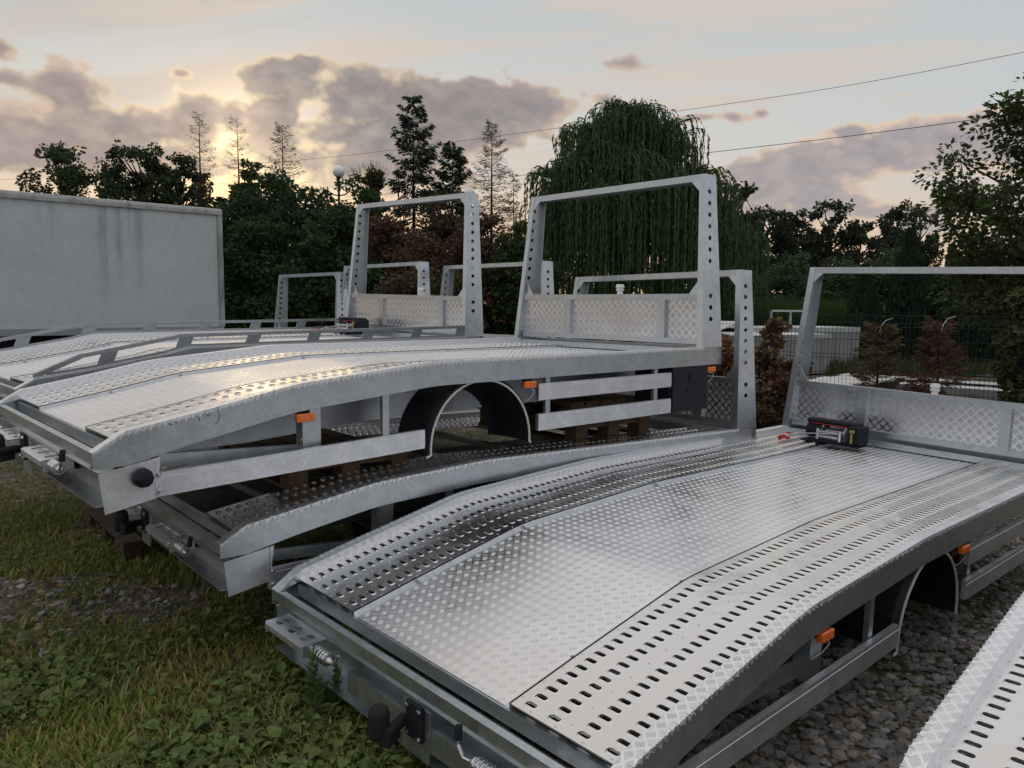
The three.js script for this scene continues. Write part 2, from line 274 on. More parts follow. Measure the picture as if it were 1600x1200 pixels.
function makeBed(o) {
  const { s0, s1, s2, L, d, d0, d1, hp } = o, W = BW, full = o.detail !== 0, DH = o.base ?? 0.66;
  const g = new THREE.Group(); g.name = numbered('truck_bed'); tag(g, o.label, 'truck bed', o.group);
  g.rotation.order = 'YXZ'; g.rotation.set(R(o.pitch ?? 0), -R(o.yaw), R(o.roll ?? 0));
  g.position.set(0, -DH, 0).applyEuler(g.rotation).add(V(o.pos[0], CAM_H + o.pos[1], o.pos[2]));
  scene.add(g);
  const sp = [[0, -d], [s0, -d0], [s1, -d1], [s2, 0], [99, 0]];
  const lin = (s) => { for (let i = 0; i + 1 < sp.length; i++) if (s <= sp[i + 1][0]) return lerp(sp[i][1], sp[i + 1][1], (s - sp[i][0]) / (sp[i + 1][0] - sp[i][0])); return 0; }, prof = (s) => s < 0.14 ? lin(s) : (lin(s - 0.075) + lin(s - 0.038) + lin(s) + lin(s + 0.038) + lin(s + 0.075)) / 5;
  const lip = (s) => prof(s) - 0.055 * (1 - clamp(s / 0.13));
  const bend = (a, b) => [a, ...[0.13, ...[s0, s1, s2].flatMap((k) => [k - 0.075, k - 0.038, k, k + 0.038, k + 0.075])].filter((x) => x > a + 0.01 && x < b - 0.01).sort((x, y) => x - y).filter((x, i, l) => !i || x > l[i - 1] + 0.004), b];
  const X = (side, t) => side ? W - t : t;
  const P = (side) => (t, h, s) => [X(side, t), DH + prof(s) + h, -s];
  const F = (side) => (t, h, s) => [X(side, t), DH + h, -s];                      // level, not following the ramp
  const mb = (side) => { const b = new MB(); b.flip = !side; return b; };
  const bx = (b, side, t0, t1, h0, h1, a, c) => b.box(t0, t1, h0, h1, a, c, (t, h, s) => F(side)(t, h, s));
  const one = (name, mat, side, ...dim) => { const b = mb(side); bx(b, side, ...dim); return part(name, b, mat, o.to ?? g); };
  const tS = 0.06, tE = o.tl, hT = -0.045, hC = -0.064, sA = 0.118, sB = L - 0.25;

  for (const side of [0, 1]) {
    // outer beam
    let b = mb(side);
    b.sweep([[0, -0.003], [0.006, -0.003], [0.006, -0.126], [0.05, -0.126], [0.05, -0.134], [0, -0.134]], bend(0, L), (t, h, s) => [X(side, t), DH + (h > -0.06 ? lip(s) : prof(s) - 0.02 * (1 - clamp(s / 0.3))) + h + (h < -0.06 && s < 0.05 ? 0.03 : 0), -s]);
    part('side_beam', b, M.galv, g);
    // tread-plate edging with its inner upstand
    b = mb(side);
    b.sweep([[-0.002, 0.001], [tS, 0.001], [tS, -0.052], [tS - 0.003, -0.052], [tS - 0.003, -0.002], [0.001, -0.002], [0.001, -0.013], [-0.002, -0.013]], bend(0, sB + 0.02), (t, h, s) => [X(side, t), DH + (h < -0.03 ? Math.min(prof(s) + h, lip(s) - 0.003) : lip(s) + h), -s]);
    const edge = part('edge_plate', b, M.treadEdge, g);
    if (full && o.ribs !== 0) { // bars of the tread that run over the rim
      const r = mb(side), q = rng(5 + side);
      for (let s = 0.05; s < sB; s += 0.03) { const k = q() * 0.004, y = DH + lip(s), w = 0.0045; r.box(-0.0055, 0.006 + q() * 0.01, y - 0.016 - q() * 0.006, y + 0.0028, -(s + k) - w, -(s + k) + w, (x, yy, z) => [X(side, x), yy, z]); }
      const e = part('rim_bars', r, M.treadEdge, edge); e.userData.kind = 'stuff';
    }
    // wheel track
    b = mb(side);
    const wT = tE - tS, put = (t, h, s) => P(side)(t, h + hT, s);
    if (full) {
      const cut = [0, 0.255, 0.51, 0.765, 1].map((k) => tS + wT * (1 - k)).reverse(), cen = [0.11, 0.36, 0.63, 0.86].map((k) => tS + wT * k);
      cut[0] = tS; cut[4] = tE;
      perforate(b, cut, cen, sA, sB, o.pitchS ?? 0.05, o.hx ?? 0.022, o.hy ?? 0.0085, put, o.rim);
    } else for (const [a, c] of [[sA, s0], [s0, s1], [s1, s2], [s2, sB]]) b.quad(put(tS, 0, a), put(tE, 0, a), put(tE, 0, c), put(tS, 0, c));
    const track = part('perforated_track', b, M.sheet, g);
    if (full && o.middle !== 0) part('gap_shade_line', mb(side).sweep([[tE - 0.001, hT - 0.004], [tE - 0.001, hT + 0.0012], [tE + 0.005, hT + 0.0012], [tE + 0.005, hT - 0.004]], bend(sA, sB), P(side)), M.black, track);  // added black strip paints the shade of the recess between track and plate
    if (full && o.rivets) { // rivets along the sheet's edges and middle
      const r = mb(side);
      for (const [t, st] of [[tE - 0.012, 0.1], [tS + wT * 0.5, 0.1], [tS + 0.012, 0.1]]) for (let s = sA + 0.05; s < sB; s += st) { const c = P(side)(t, hT, s); r.rod([c[0], c[1] - 0.001, c[2]], [c[0], c[1] + 0.0022, c[2]], 0.0045, 0.003, 6); }
      for (let t = tS + 0.04; t < tE; t += 0.12) { const c = P(side)(t, hT, sA + 0.012); r.rod([c[0], c[1] - 0.001, c[2]], [c[0], c[1] + 0.0022, c[2]], 0.0045, 0.003, 6); }
      part('rivets', r, M.zinc, track).userData.kind = 'stuff';
    }
    // long frame beam and the ends of the bed
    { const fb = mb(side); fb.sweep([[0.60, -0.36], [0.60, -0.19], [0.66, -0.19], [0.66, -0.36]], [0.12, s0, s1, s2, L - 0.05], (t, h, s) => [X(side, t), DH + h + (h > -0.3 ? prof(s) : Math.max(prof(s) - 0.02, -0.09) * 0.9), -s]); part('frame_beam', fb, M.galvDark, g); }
    // side guards, struts, marker lamps, mudguards
    if (o.gear !== 0 && (side === 1 || o.bothGear)) {
      const mg = o.mg, guard = (a, c, h0, h1) => {
        const gb = mb(side); gb.sweep([[0.004, 0.0], [0.004, 0.020], [0.0025, 0.021], [0.0025, 0.084], [0.004, 0.085], [0.004, 0.104], [0.03, 0.104], [0.03, 0]], [0, 1], (t, h, k) => [X(side, t), DH + lerp(h0, h1, k) + h, -lerp(a, c, k)]);
        return part('side_guard', gb, M.alu, g);
      };
      const gd = guard(0.245, mg - 0.43, -0.52 - d * 0.02, -0.475);
      for (const h of [-0.5, -0.43]) { const c = F(side)(-0.003, h, 0.262); part('bolt', new MB().rod([c[0] + (side ? -0.004 : 0.004), c[1], c[2]], [c[0] + (side ? 0.008 : -0.008), c[1], c[2]], 0.011, 0.007, 8), M.zinc, gd); }
      guard(mg + 0.43, L - 0.62, -0.275, -0.275); guard(mg + 0.43, L - 0.62, -0.465, -0.465);
      one('guard_strut', M.galv, side, 0.035, 0.06, -0.44, prof(1.4) - 0.13, mg - 0.68, mg - 0.64);
      for (const s of [mg + 0.52, L - 0.78]) one('guard_strut', M.galv, side, 0.035, 0.06, -0.42, -0.13, s, s + 0.04);
      { const b2 = mb(side); bx(b2, side, 0.08, 0.09, -0.46, prof(mg - 1.05) - 0.12, mg - 1.12, mg - 1.02); bx(b2, side, 0.09, 0.15, -0.46, prof(mg - 1.05) - 0.12, mg - 1.03, mg - 1.022); bx(b2, side, 0.09, 0.15, -0.46, prof(mg - 1.05) - 0.12, mg - 1.12, mg - 1.112); part('support_post', b2, M.galv, g); }
      { const b2 = mb(side); b2.sweep([[0.13, 0], [0.13, 0.06], [0.16, 0.06], [0.16, 0]], [0, 1], (t, h, k) => [X(side, t), DH + h + lerp(-0.42, -0.46, k), -lerp(0.3, mg - 1.04, k)]); part('brace', b2, M.galv, g); }
      for (const s of [mg - 1.14, mg + 0.36, L - 0.12].slice(o.markers ?? 0)) {
        const h = prof(s) - 0.150, c = F(side)(0.012, h, s), lampG = G(new RoundedBoxGeometry(0.03, 0.042, 0.10, 2, 0.008), c[0], c[1] - 0.022, c[2]);
        const l = part('marker_lamp', lampG, M.orange, g); if (full) for (const k of [-0.03, 0, 0.03]) part('lens_rib', G(new RoundedBoxGeometry(0.004, 0.03, 0.008, 1, 0.0015), c[0] + (side ? 0.016 : -0.016), c[1] - 0.022, c[2] + k), M.orange, l);
        const b2 = mb(side); bx(b2, side, 0.02, 0.05, h - 0.036, h + 0.03, s - 0.03, s + 0.03); part('bracket', b2, M.black, l);
        if (full) { const c0 = [c[0], c[1] - 0.04, c[2] - 0.02]; part('cable', new MB().path([c0, [c0[0], c0[1] - 0.03, c0[2] - 0.02], [c0[0] + (side ? -0.02 : 0.02), c0[1] - 0.07, c0[2] - 0.005], [c0[0] + (side ? -0.05 : 0.05), c0[1] - 0.10, c0[2] + 0.02]], 0.0025, 5), M.trim, l); }
      }
      { // mudguard: a half-round shell with a pale beaded rim
        const hc = -0.50, r = 0.375, b2 = mb(side), st = [...Array(25).keys()].map((i) => R(-4 + i * 188 / 24));
        b2.sweep([[0.03, 0], [0.34, 0], [0.34, 0.012], [0.055, 0.03], [0.03, 0.018]], st, (t, h, a) => [X(side, t), DH + hc + (r + h) * Math.sin(a), -mg + (r + h) * Math.cos(a)]);
        b2.sweep([[0.34, -0.07], [0.34, 0.012], [0.343, 0.012], [0.343, -0.07]], st, (t, h, a) => [X(side, t), DH + hc + (r + h) * Math.sin(a), -mg + (r + h) * Math.cos(a)]);
        if (o.liner) b2.plate(st.map((a) => [-mg + (r + 0.01) * Math.cos(a), hc + (r + 0.01) * Math.sin(a)]).concat([[-mg - r, hc - 0.12], [-mg + r, hc - 0.12]]), [], (x, y, k) => [X(side, 0.332 + k * 0.006), DH + y, x]);
      const m = part('mudguard', b2, M.blackPaint, g), pts = st.map((a) => [X(side, 0.026), DH + hc + r * Math.sin(a), -mg + r * Math.cos(a)]);
        const z0 = pts[0], z1 = pts[24]; pts.unshift([z0[0], z0[1] - 0.008, z0[2] + 0.03]); pts.push([z1[0], z1[1] - 0.008, z1[2] - 0.012]);
        part('rim_bead', new MB().path(pts, 0.0065, 6), M.trim, m);
      }
      if (o.tool && side === 1) {
        const bw = 0.42, c = F(side)(0.20, -0.30, L - 0.385), tb = part('tool_box', G(new RoundedBoxGeometry(0.36, 0.33, bw, 3, 0.03), ...c), M.black, g);
        const f = F(side)(0.012, -0.30, L - 0.385); part('lid', G(new RoundedBoxGeometry(0.024, 0.345, bw + 0.012, 3, 0.011), ...f), M.blackPaint, tb);
        part('latch', G(new RoundedBoxGeometry(0.02, 0.06, 0.05, 2, 0.006), f[0] + 0.012, f[1] + 0.08, f[2]), M.black, tb); part('handle', G(new RoundedBoxGeometry(0.02, 0.03, 0.09, 2, 0.006), f[0] + 0.012, f[1] - 0.02, f[2]), M.black, tb);
      }
    }
    // corner plate at the rear end
    const pb = prof(0) - 0.125, c = mb(side);
    c.plate([[0.02, pb - 0.02], [0.27, prof(0.27) - 0.15], [0.25, pb - 0.155], [0.04, pb - 0.195]], [], (x, y, k) => [X(side, 0.004 + k * 0.006), DH + y, -x]);
    c.box(0.004, 0.06, pb - 0.15, prof(0.25) - 0.15, 0.244, 0.25, F(side));
    part('corner_plate', c, M.alu, g);
    if (o.rails) { // low guard rail on leaning feet
      const st = [0.42, s0, s1, s2, sB + 0.1].filter((x, i, l) => i === 0 || x > l[i - 1] + 0.02);
      const rb = mb(side); rb.sweep([[0.012, 0.085], [0.045, 0.085], [0.045, 0.112], [0.012, 0.112]], st, P(side)); rb.sweep([[0.012, 0.0], [0.05, 0.0], [0.05, 0.035], [0.012, 0.035]], [0, 1], (t, h, k) => [X(side, t), DH + h + lerp(prof(0.12) - 0.01, prof(0.42) + 0.080, k), -lerp(0.12, 0.42, k)]);
      rb.sweep([[0.018, 0.001], [0.055, 0.001], [0.055, 0.018], [0.018, 0.018]], bend(0.2, sB), P(side));
      const rail = part('guard_rail', rb, M.galvDark, g);
      for (let s = 0.52; s < sB; s += 0.56) { const q = mb(side); q.plate([[s, 0.018], [s + 0.115, 0.018], [s + 0.145, 0.086], [s + 0.03, 0.086]], [], (x, y, k) => P(side)(0.026 + k * 0.008, y, x)); part('rail_foot', q, M.galvDark, rail); }
    }
  }
  // middle plate, lower than the tracks, with folded sides
  if (o.middle !== 0) {
    const b = new MB(), st = bend(sA, sB); 
    for (let i = 0; i + 1 < st.length; i++) b.quad(P(0)(tE + 0.03, hC, st[i]), P(0)(W - tE - 0.03, hC, st[i]), P(0)(W - tE - 0.03, hC, st[i + 1]), P(0)(tE + 0.03, hC, st[i + 1]));
    const plateMesh = part('tread_plate', b, full && o.bars !== 0 ? M.treadFlat : M.tread, g);
    if (full && o.bars !== 0) { // the five-bar groups of the tread, each bar a low ridge
      const r = new MB(), p = 0.037, c = Math.SQRT1_2, t0 = tE + 0.034, t1 = W - tE - 0.034, q = rng(3), put = P(0), N = Math.ceil((W + L) / p);
      for (let i = -N; i < N; i++) for (let j = -N; j < N; j++) {
        const u = (i + 0.5) * p, v = (j + 0.5) * p, ct = (u - v) * c, cs = (u + v) * c; if (ct < t0 + 0.006 || ct > t1 - 0.006 || cs < sA + 0.01 || cs > sB - 0.01) continue;
        const alongU = (i + j) & 1;
        for (let k = -2; k <= 2; k++) {
          const off = k * 0.0062, len = 0.0148 - 0.0006 * Math.abs(k), w = 0.0021, h = 0.0010;
          const pt = (a, b2, hh) => { const du = alongU ? a : off + b2, dv = alongU ? off + b2 : a; return put(clamp(ct + (du - dv) * c, t0, t1), hC + hh, cs + (du + dv) * c); };
          const A = pt(-len, 0, 0.0002), B = pt(len, 0, 0.0002), C = pt(-len * 0.55, 0, h), D = pt(len * 0.55, 0, h), E = pt(0, w, 0.0002), F2 = pt(0, -w, 0.0002);
          r.tri(A, C, E); r.tri(C, D, E); r.tri(D, B, E); r.tri(A, F2, C); r.tri(C, F2, D); r.tri(D, F2, B);
        }
      }
      part('tread_bars', r, M.treadFlat, plateMesh).userData.kind = 'stuff';
    }
    for (const sd of [0, 1]) part('folded_edge', new MB().sweep([[tE + 0.005, hT - 0.003], [tE + 0.006, hC], [tE + 0.03, hC], [tE + 0.03, hC - 0.004], [tE + 0.003, hC - 0.004], [tE + 0.003, hT - 0.003]], st, P(sd)), M.alu, g);
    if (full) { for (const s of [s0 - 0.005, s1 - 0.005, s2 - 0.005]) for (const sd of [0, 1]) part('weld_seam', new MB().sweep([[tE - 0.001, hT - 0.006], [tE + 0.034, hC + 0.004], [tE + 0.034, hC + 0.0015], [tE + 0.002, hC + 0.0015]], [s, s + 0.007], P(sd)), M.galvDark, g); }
  }
  { // cross members
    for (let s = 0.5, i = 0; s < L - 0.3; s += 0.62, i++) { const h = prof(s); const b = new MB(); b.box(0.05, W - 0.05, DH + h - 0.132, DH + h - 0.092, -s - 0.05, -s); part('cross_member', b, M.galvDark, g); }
  }
  // rear end
  const hr = lip(0), rear = new MB();
  rear.box(0.004, W - 0.004, DH + hr - 0.05, DH + hr, -0.006, 0.0); rear.box(0.004, W - 0.004, DH + hr - 0.005, DH + hr, -0.034, -0.006); rear.box(0.004, W - 0.004, DH + hr - 0.05, DH + hr - 0.005, -0.034, -0.029); part('rear_bar', rear, M.galv, g);
  { const b = new MB(); b.box(0.06, W - 0.06, DH + hr - 0.10, DH + hr - 0.095, -sA + 0.012, -0.03); part('channel_floor', b, M.galv, g); }
  { const b = new MB(); b.box(0.06, W - 0.06, DH + prof(sA) - 0.12, DH + prof(sA) + hC - 0.002, -sA - 0.012, -sA + 0.012); part('deck_end', b, M.galv, g); }
  const hb = hr - 0.05, rp = o.rear, sk = o.skirt ?? 0.175;
  { const b = new MB(); b.plate([[0.06, hb - sk], [W - 0.06, hb - sk], [W - 0.06, hb], [0.06, hb]], rp.holes.map((t) => [[t, hb - 0.055], [t + 0.085, hb - 0.055], [t + 0.085, hb - 0.005], [t, hb - 0.005]]), (x, y, k) => [x, DH + y, -0.095 - k * 0.006]); part('rear_plate', b, M.galv, g); }
  { const b = new MB(); b.box(0.012, W - 0.012, DH + hb - sk - 0.006, DH + hb - sk - 0.001, -0.13, -0.004); part('rear_ledge', b, M.galv, g); }
  { const b = new MB(), [a, c] = rp.beam; b.sweep([[0, 0], [0.094, 0], [0.094, 0.006], [0.006, 0.006], [0.006, 0.085], [0.094, 0.085], [0.094, 0.092], [0, 0.092]], [a, c], (t, h, s) => [s, DH + hb - sk + 0.045 + h, -t]); part('lower_beam', b, M.galv, g); }
  { const b = new MB(), t = rp.hitch; b.box(t - 0.085, t + 0.085, DH + hb - 0.235, DH + hb - 0.035, 0.001, 0.008); const pl = part('hitch_plate', b, M.galv, g);
    const fl = new RoundedBoxGeometry(0.10, 0.14, 0.018, 2, 0.006), y = DH + hb - 0.09, kn = new THREE.LatheGeometry([[0, 0], [0.022, 0.002], [0.036, 0.012], [0.04, 0.03], [0.037, 0.036], [0.04, 0.042], [0.04, 0.10], [0.034, 0.122], [0.02, 0.134], [0, 0.137]].map((p) => new THREE.Vector2(...p)), 18);
    part('tow_hitch', joined([G(fl, t + 0.01, y, 0.018), G(new THREE.CylinderGeometry(0.02, 0.024, 0.13, 12), t - 0.03, y - 0.02, 0.08, Math.PI / 2, 0.45, 0), G(kn, t - 0.06, y - 0.065, 0.13), G(new RoundedBoxGeometry(0.05, 0.04, 0.09, 2, 0.01), t - 0.035, y - 0.055, 0.10, 0, 0.5, 0)]), M.black, g);
    for (const [x, yy] of [[0.045, 0.05], [-0.03, 0.05], [0.045, -0.055], [-0.03, -0.055]]) part('bolt', new MB().rod([t + x, y + yy, 0.026], [t + x, y + yy, 0.036], 0.010, 0.009, 6), M.zinc, pl); }
  for (const [a, c, out] of rp.steps.map(([p, q, r]) => [p, q, r - 0.03])) { // fold-down perforated foot plates
    const y = DH + hb - 0.045, b = new MB(), hs = [0.18, 0.5, 0.82].map((k) => slot(lerp(a, c, k), 0.085, 0.024, 0.014, 4)).concat([0.18, 0.5, 0.82].map((k) => slot(lerp(a, c, k), out - 0.05, 0.024, 0.014, 4)));
    b.plate([[a, 0.01], [c, 0.01], [c, out - 0.015], [c - 0.015, out], [a + 0.015, out], [a, out - 0.015]], hs, (x, z, k) => [x, y - 0.014 * z / out - k * 0.006, z - 0.08]);
    b.box(a + 0.01, c - 0.01, y - 0.04, y - 0.02, out - 0.088, out - 0.082); b.box(a, a + 0.005, y - 0.065, y - 0.01, -0.06, out - 0.09); b.box(c - 0.005, c, y - 0.065, y - 0.01, -0.06, out - 0.09);
    part('foot_plate', b, M.alu, g);
  }
  for (const [t, dir, handle] of rp.latches) { // sprung bolt that holds a foot plate
    const y = DH + hb - 0.075, z = 0.035, b = new MB();
    b.rod([t, y, z], [t + dir * 0.12, y, z], 0.024, 0.024, 12); b.rod([t - dir * 0.05, y, z], [t, y, z], 0.010, 0.010, 8); b.rod([t + dir * 0.12, y, z], [t + dir * 0.155, y, z], 0.018, 0.004, 10);
    const l = part('spring_latch', b, M.zinc, g);
    const r2 = new MB(); for (let k = 0; k < 5; k++) { const q = []; for (let i = 0; i <= 10; i++) { const a = i / 10 * 2 * Math.PI; q.push([t + dir * (0.015 + k * 0.022), y + 0.027 * Math.cos(a), z + 0.027 * Math.sin(a)]); } r2.path(q, 0.0045, 5); } part('coil', r2, M.zinc, l);
    const ar = new MB(); ar.path([[t + dir * 0.13, y, z], [t + dir * 0.17, y + 0.004, z + 0.012], [t + dir * 0.20, y + 0.035, z + 0.01], [t + dir * 0.205, y + 0.055, z + 0.008]], 0.006, 6); part('lever', ar, M.zinc, l);
    if (handle) part('grip', new MB().rod([t + dir * 0.205, y + 0.05, z + 0.008], [t + dir * 0.207, y + 0.10, z + 0.002], 0.014, 0.012, 8), M.black, l);
  }
  if (o.knob) { const c = F(1)(-0.02, prof(0.3) - 0.235, 0.19); const k = part('round_reflector', G(new THREE.LatheGeometry([[0, 0.03], [0.028, 0.03], [0.038, 0.022], [0.043, 0.0], [0.043, -0.02], [0.0, -0.02]].map((p) => new THREE.Vector2(...p)), 10), c[0], c[1], c[2], 0, 0, -Math.PI / 2), M.blackPaint, g); k.geometry.computeVertexNormals(); }
  // front end and headboard
  { const b = new MB(); b.box(0.02, W - 0.02, DH - 0.056, DH - 0.05, -sB - 0.10, -sB); b.box(0.0, W, DH - 0.13, DH - 0.002, -L, -L + 0.06); b.box(0.06, W - 0.06, DH - 0.05, DH - 0.012, -sB - 0.028, -sB); part('front_beam', b, M.galv, g); }
  const hd = new THREE.Group(); hd.name = 'headboard'; g.add(hd);
  const lean = 0.10, le = (h) => lean * clamp(h / hp, 0, 1.2), sR = (h) => L - (o.postW ?? 0.26) + ((o.postW ?? 0.26) - 0.145) * h / hp;
  for (const side of [0, 1]) {
    const b = mb(side), pp = (t, h, s) => [X(side, t + le(h)), DH + h, -s], holes = [];
    if (full || o.postHoles) for (let h = hp - 0.13; h > 0.2; h -= 0.088) { if (h < 0.48 && h > 0.40) continue; const x = (sR(h) + L) / 2 - 0.012; holes.push(slot(x, h, 0.024, 0.017, 3)); }
    b.plate([[sR(0), 0], [L, 0], [L, hp], [sR(hp), hp]], holes, (x, y, k) => pp(k * 0.006, y, x));
    for (const e of [0, 1]) b.sweep([[0.006, 0], [0.05, 0], [0.05, 0.006], [0.006, 0.006]], [0, hp], (t, a, h) => pp(t, h, e ? L - a : sR(h) + a));
    b.plate([[sR(0) + 0.004, 0], [L - 0.004, 0], [L - 0.004, 0.43], [sR(0.43) + 0.004, 0.43]], [slot((sR(0.3) + L) / 2 - 0.01, 0.30, 0.014, 0.012, 2), slot((sR(0.3) + L) / 2 - 0.01, 0.21, 0.014, 0.012, 2)], (x, y, k) => pp(0.046 + k * 0.006, y, x));
    const post = part('post', b, M.galv, hd);
    const gs = mb(side); gs.plate([[0.052, hp - 0.004], [0.17, hp - 0.004], [0.17, hp - 0.05], [0.10, hp - 0.12], [0.052, hp - 0.16]], [], (x, y, k) => [X(side, x + lean - 0.05), DH + y, -sR(y) - 0.004 - k * 0.006]); part('gusset', gs, M.galv, post);
    const g2 = mb(side); g2.plate([[0.052, 0.405], [0.15, 0.405], [0.052, 0.52]], [], (x, y, k) => [X(side, x + le(y)), DH + y, -sR(y) - 0.03 - k * 0.006]);
    part('gusset', g2, M.galv, post);
  }
  { const b = new MB(); b.box(lean, W - lean, DH + hp - 0.004, DH + hp, -L + 0.01, -sR(hp)); b.box(lean, W - lean, DH + hp - 0.05, DH + hp - 0.004, -sR(hp) - 0.005, -sR(hp)); b.box(lean + 0.05, W - lean - 0.05, DH + hp - 0.05, DH + hp - 0.045, -sR(hp) - 0.045, -sR(hp) - 0.005); b.box(lean, W - lean, DH + hp - 0.05, DH + hp - 0.004, -L + 0.01, -L + 0.015); part('top_bar', b, M.galv, hd); }
  const pf = (a, c, h0, h1) => { const b = new MB(); b.box(a, c, DH + h0, DH + h1, -sR(0.2) - 0.075, -sR(0.2) - 0.03); return b; };
  part('panel_rail', pf(0.07, W - 0.07, 0.36, 0.405), M.galv, hd); part('panel_rail', pf(0.07, W - 0.07, 0.02, 0.062), M.galv, hd);
  const mul = o.mullions ?? [0.62, 1.66];
  for (const t of mul) part('mullion', pf(t, t + 0.075, 0.062, 0.36), M.galv, hd);
  const edges = [0.06, mul[0], mul[0] + 0.075, mul[1], mul[1] + 0.075, W - 0.06];
  for (let i = 0; i < 3; i++) { const b = new MB(); b.box(edges[2 * i], edges[2 * i + 1], DH + 0.06, DH + 0.362, -sR(0.2) - 0.064, -sR(0.2) - 0.058); part('tread_panel', b, M.treadBig, hd); }
  if (o.lamp) { const x = o.lamp, y = DH + 0.405, z = -sR(0.2) - 0.052; const l = part('work_lamp', joined([G(new THREE.CylinderGeometry(0.022, 0.026, 0.026, 14), x, y + 0.013, z), G(new THREE.CylinderGeometry(0.036, 0.032, 0.018, 16), x, y + 0.035, z), G(new THREE.CylinderGeometry(0.026, 0.03, 0.012, 16), x, y + 0.05, z), G(new THREE.CylinderGeometry(0.030, 0.038, 0.026, 16), x, y + 0.069, z)]), M.white, hd); }
  if (o.winch) {
    const w = new THREE.Group(); w.name = 'winch'; g.add(w); { const k = 0.78, ox = o.winch, oy = DH - 0.04, oz = -(L - 0.50); w.scale.setScalar(k); w.position.set(ox * (1 - k), oy * (1 - k), oz * (1 - k)); } const x0 = o.winch, z0 = -(L - 0.50), y0 = DH - 0.04;
    part('base', G(new RoundedBoxGeometry(0.62, 0.012, 0.22, 2, 0.004), x0 + 0.31, y0 + 0.01, z0), M.blackPaint, w);
    part('motor', G(new THREE.CylinderGeometry(0.075, 0.075, 0.2, 20), x0 + 0.12, y0 + 0.105, z0 - 0.05, 0, 0, Math.PI / 2), M.black, w); part('gearbox', G(new RoundedBoxGeometry(0.13, 0.19, 0.2, 3, 0.02), x0 + 0.55, y0 + 0.11, z0 - 0.03), M.black, w);
    part('control_box', G(new RoundedBoxGeometry(0.54, 0.045, 0.14, 3, 0.018), x0 + 0.28, y0 + 0.205, z0 - 0.07), M.black, w);
    part('stripe', G(new RoundedBoxGeometry(0.42, 0.007, 0.142, 2, 0.003), x0 + 0.28, y0 + 0.182, z0 - 0.068), M.red, w);
    part('drum', joined([G(new THREE.CylinderGeometry(0.05, 0.05, 0.24, 20), x0 + 0.32, y0 + 0.1, z0 - 0.04, 0, 0, Math.PI / 2), G(new THREE.CylinderGeometry(0.085, 0.085, 0.012, 20), x0 + 0.20, y0 + 0.1, z0 - 0.04, 0, 0, Math.PI / 2), G(new THREE.CylinderGeometry(0.085, 0.085, 0.012, 20), x0 + 0.44, y0 + 0.1, z0 - 0.04, 0, 0, Math.PI / 2)]), M.rope, w);
    for (const x of [0.2, 0.43]) part('fairlead_roller', new THREE.CylinderGeometry(0.017, 0.017, 0.13, 14), M.zinc, w, [x0 + x, y0 + 0.1, z0 + 0.12]);
    for (const y of [0.075, 0.125]) part('fairlead_roller', G(new THREE.CylinderGeometry(0.015, 0.015, 0.2, 14), 0, 0, 0, 0, 0, Math.PI / 2), M.zinc, w, [x0 + 0.315, y0 + y, z0 + 0.125]);
    const pl = new MB(); pl.box(x0 + 0.17, x0 + 0.46, y0 + 0.02, y0 + 0.045, z0 + 0.09, z0 + 0.15); pl.box(x0 + 0.17, x0 + 0.46, y0 + 0.155, y0 + 0.17, z0 + 0.1, z0 + 0.14); part('fairlead_frame', pl, M.blackPaint, w);
    part('clutch_lever', joined([G(new RoundedBoxGeometry(0.05, 0.03, 0.02, 2, 0.006), x0 + 0.54, y0 + 0.16, z0 + 0.09), G(new RoundedBoxGeometry(0.022, 0.1, 0.012, 2, 0.004), x0 + 0.54, y0 + 0.09, z0 + 0.1)]), M.yellow, w);
    part('cable', new MB().path([[x0 + 0.36, y0 + 0.1, z0 + 0.1], [x0 + 0.25, y0 + 0.11, z0 + 0.16], [x0 + 0.05, y0 + 0.085, z0 + 0.19], [x0 - 0.06, y0 + 0.04, z0 + 0.22]], 0.006, 6), M.rope, w);
    part('shackle', joined([G(new THREE.TorusGeometry(0.022, 0.007, 6, 14), x0 - 0.07, y0 + 0.035, z0 + 0.22, 0.6, 0.8, 0), G(new RoundedBoxGeometry(0.06, 0.02, 0.02, 2, 0.006), x0 + 0.0, y0 + 0.075, z0 + 0.2, 0, 0.2, 0.5)]), M.zinc, w);
    part('hook', joined([G(new THREE.TorusGeometry(0.034, 0.012, 8, 16, 4.4), x0 - 0.13, y0 + 0.025, z0 + 0.23, Math.PI / 2 - 0.3, 0, 0.5), G(new RoundedBoxGeometry(0.07, 0.024, 0.03, 2, 0.008), x0 - 0.07, y0 + 0.025, z0 + 0.25, 0, 0.4, 0), G(new RoundedBoxGeometry(0.05, 0.016, 0.05, 2, 0.006), x0 - 0.09, y0 + 0.065, z0 + 0.17, 0, 0.4, 0.2)]), M.red, w);
  }
  return g;
}

const REAR_A = { holes: [0.95, 1.50], beam: [0.70, 1.66], hitch: 1.20, steps: [[0.10, 0.46, 0.20], [1.74, 2.06, 0.20]], latches: [[0.49, 1, false], [1.70, -1, true]] };
const REAR_B = { holes: [0.86, 1.30], beam: [0.62, 1.50], hitch: 0.86, steps: [[0.40, 0.82, 0.19], [1.12, 1.56, 0.19]], latches: [[1.60, 1, true], [0.38, -1, false]] };
const bedA = makeBed({ label: 'nearest truck bed with slotted tracks, winch and tread plate middle, at lower right', pos: [-1.142, -0.999, -3.743], yaw: 47.66, pitch: -0.35, roll: -1.6, s0: 0.456, s1: 1.128, s2: 2.239, L: 4.99, d: 0.312, d0: 0.208, d1: 0.064, tl: 0.55, hp: 1.37, mg: 2.45, liner: true, skirt: 0.235, rear: REAR_A, rivets: true, winch: 0.34, lamp: 1.2, pitchS: 0.05, hx: 0.024, hy: 0.0095, base: 0.60 });
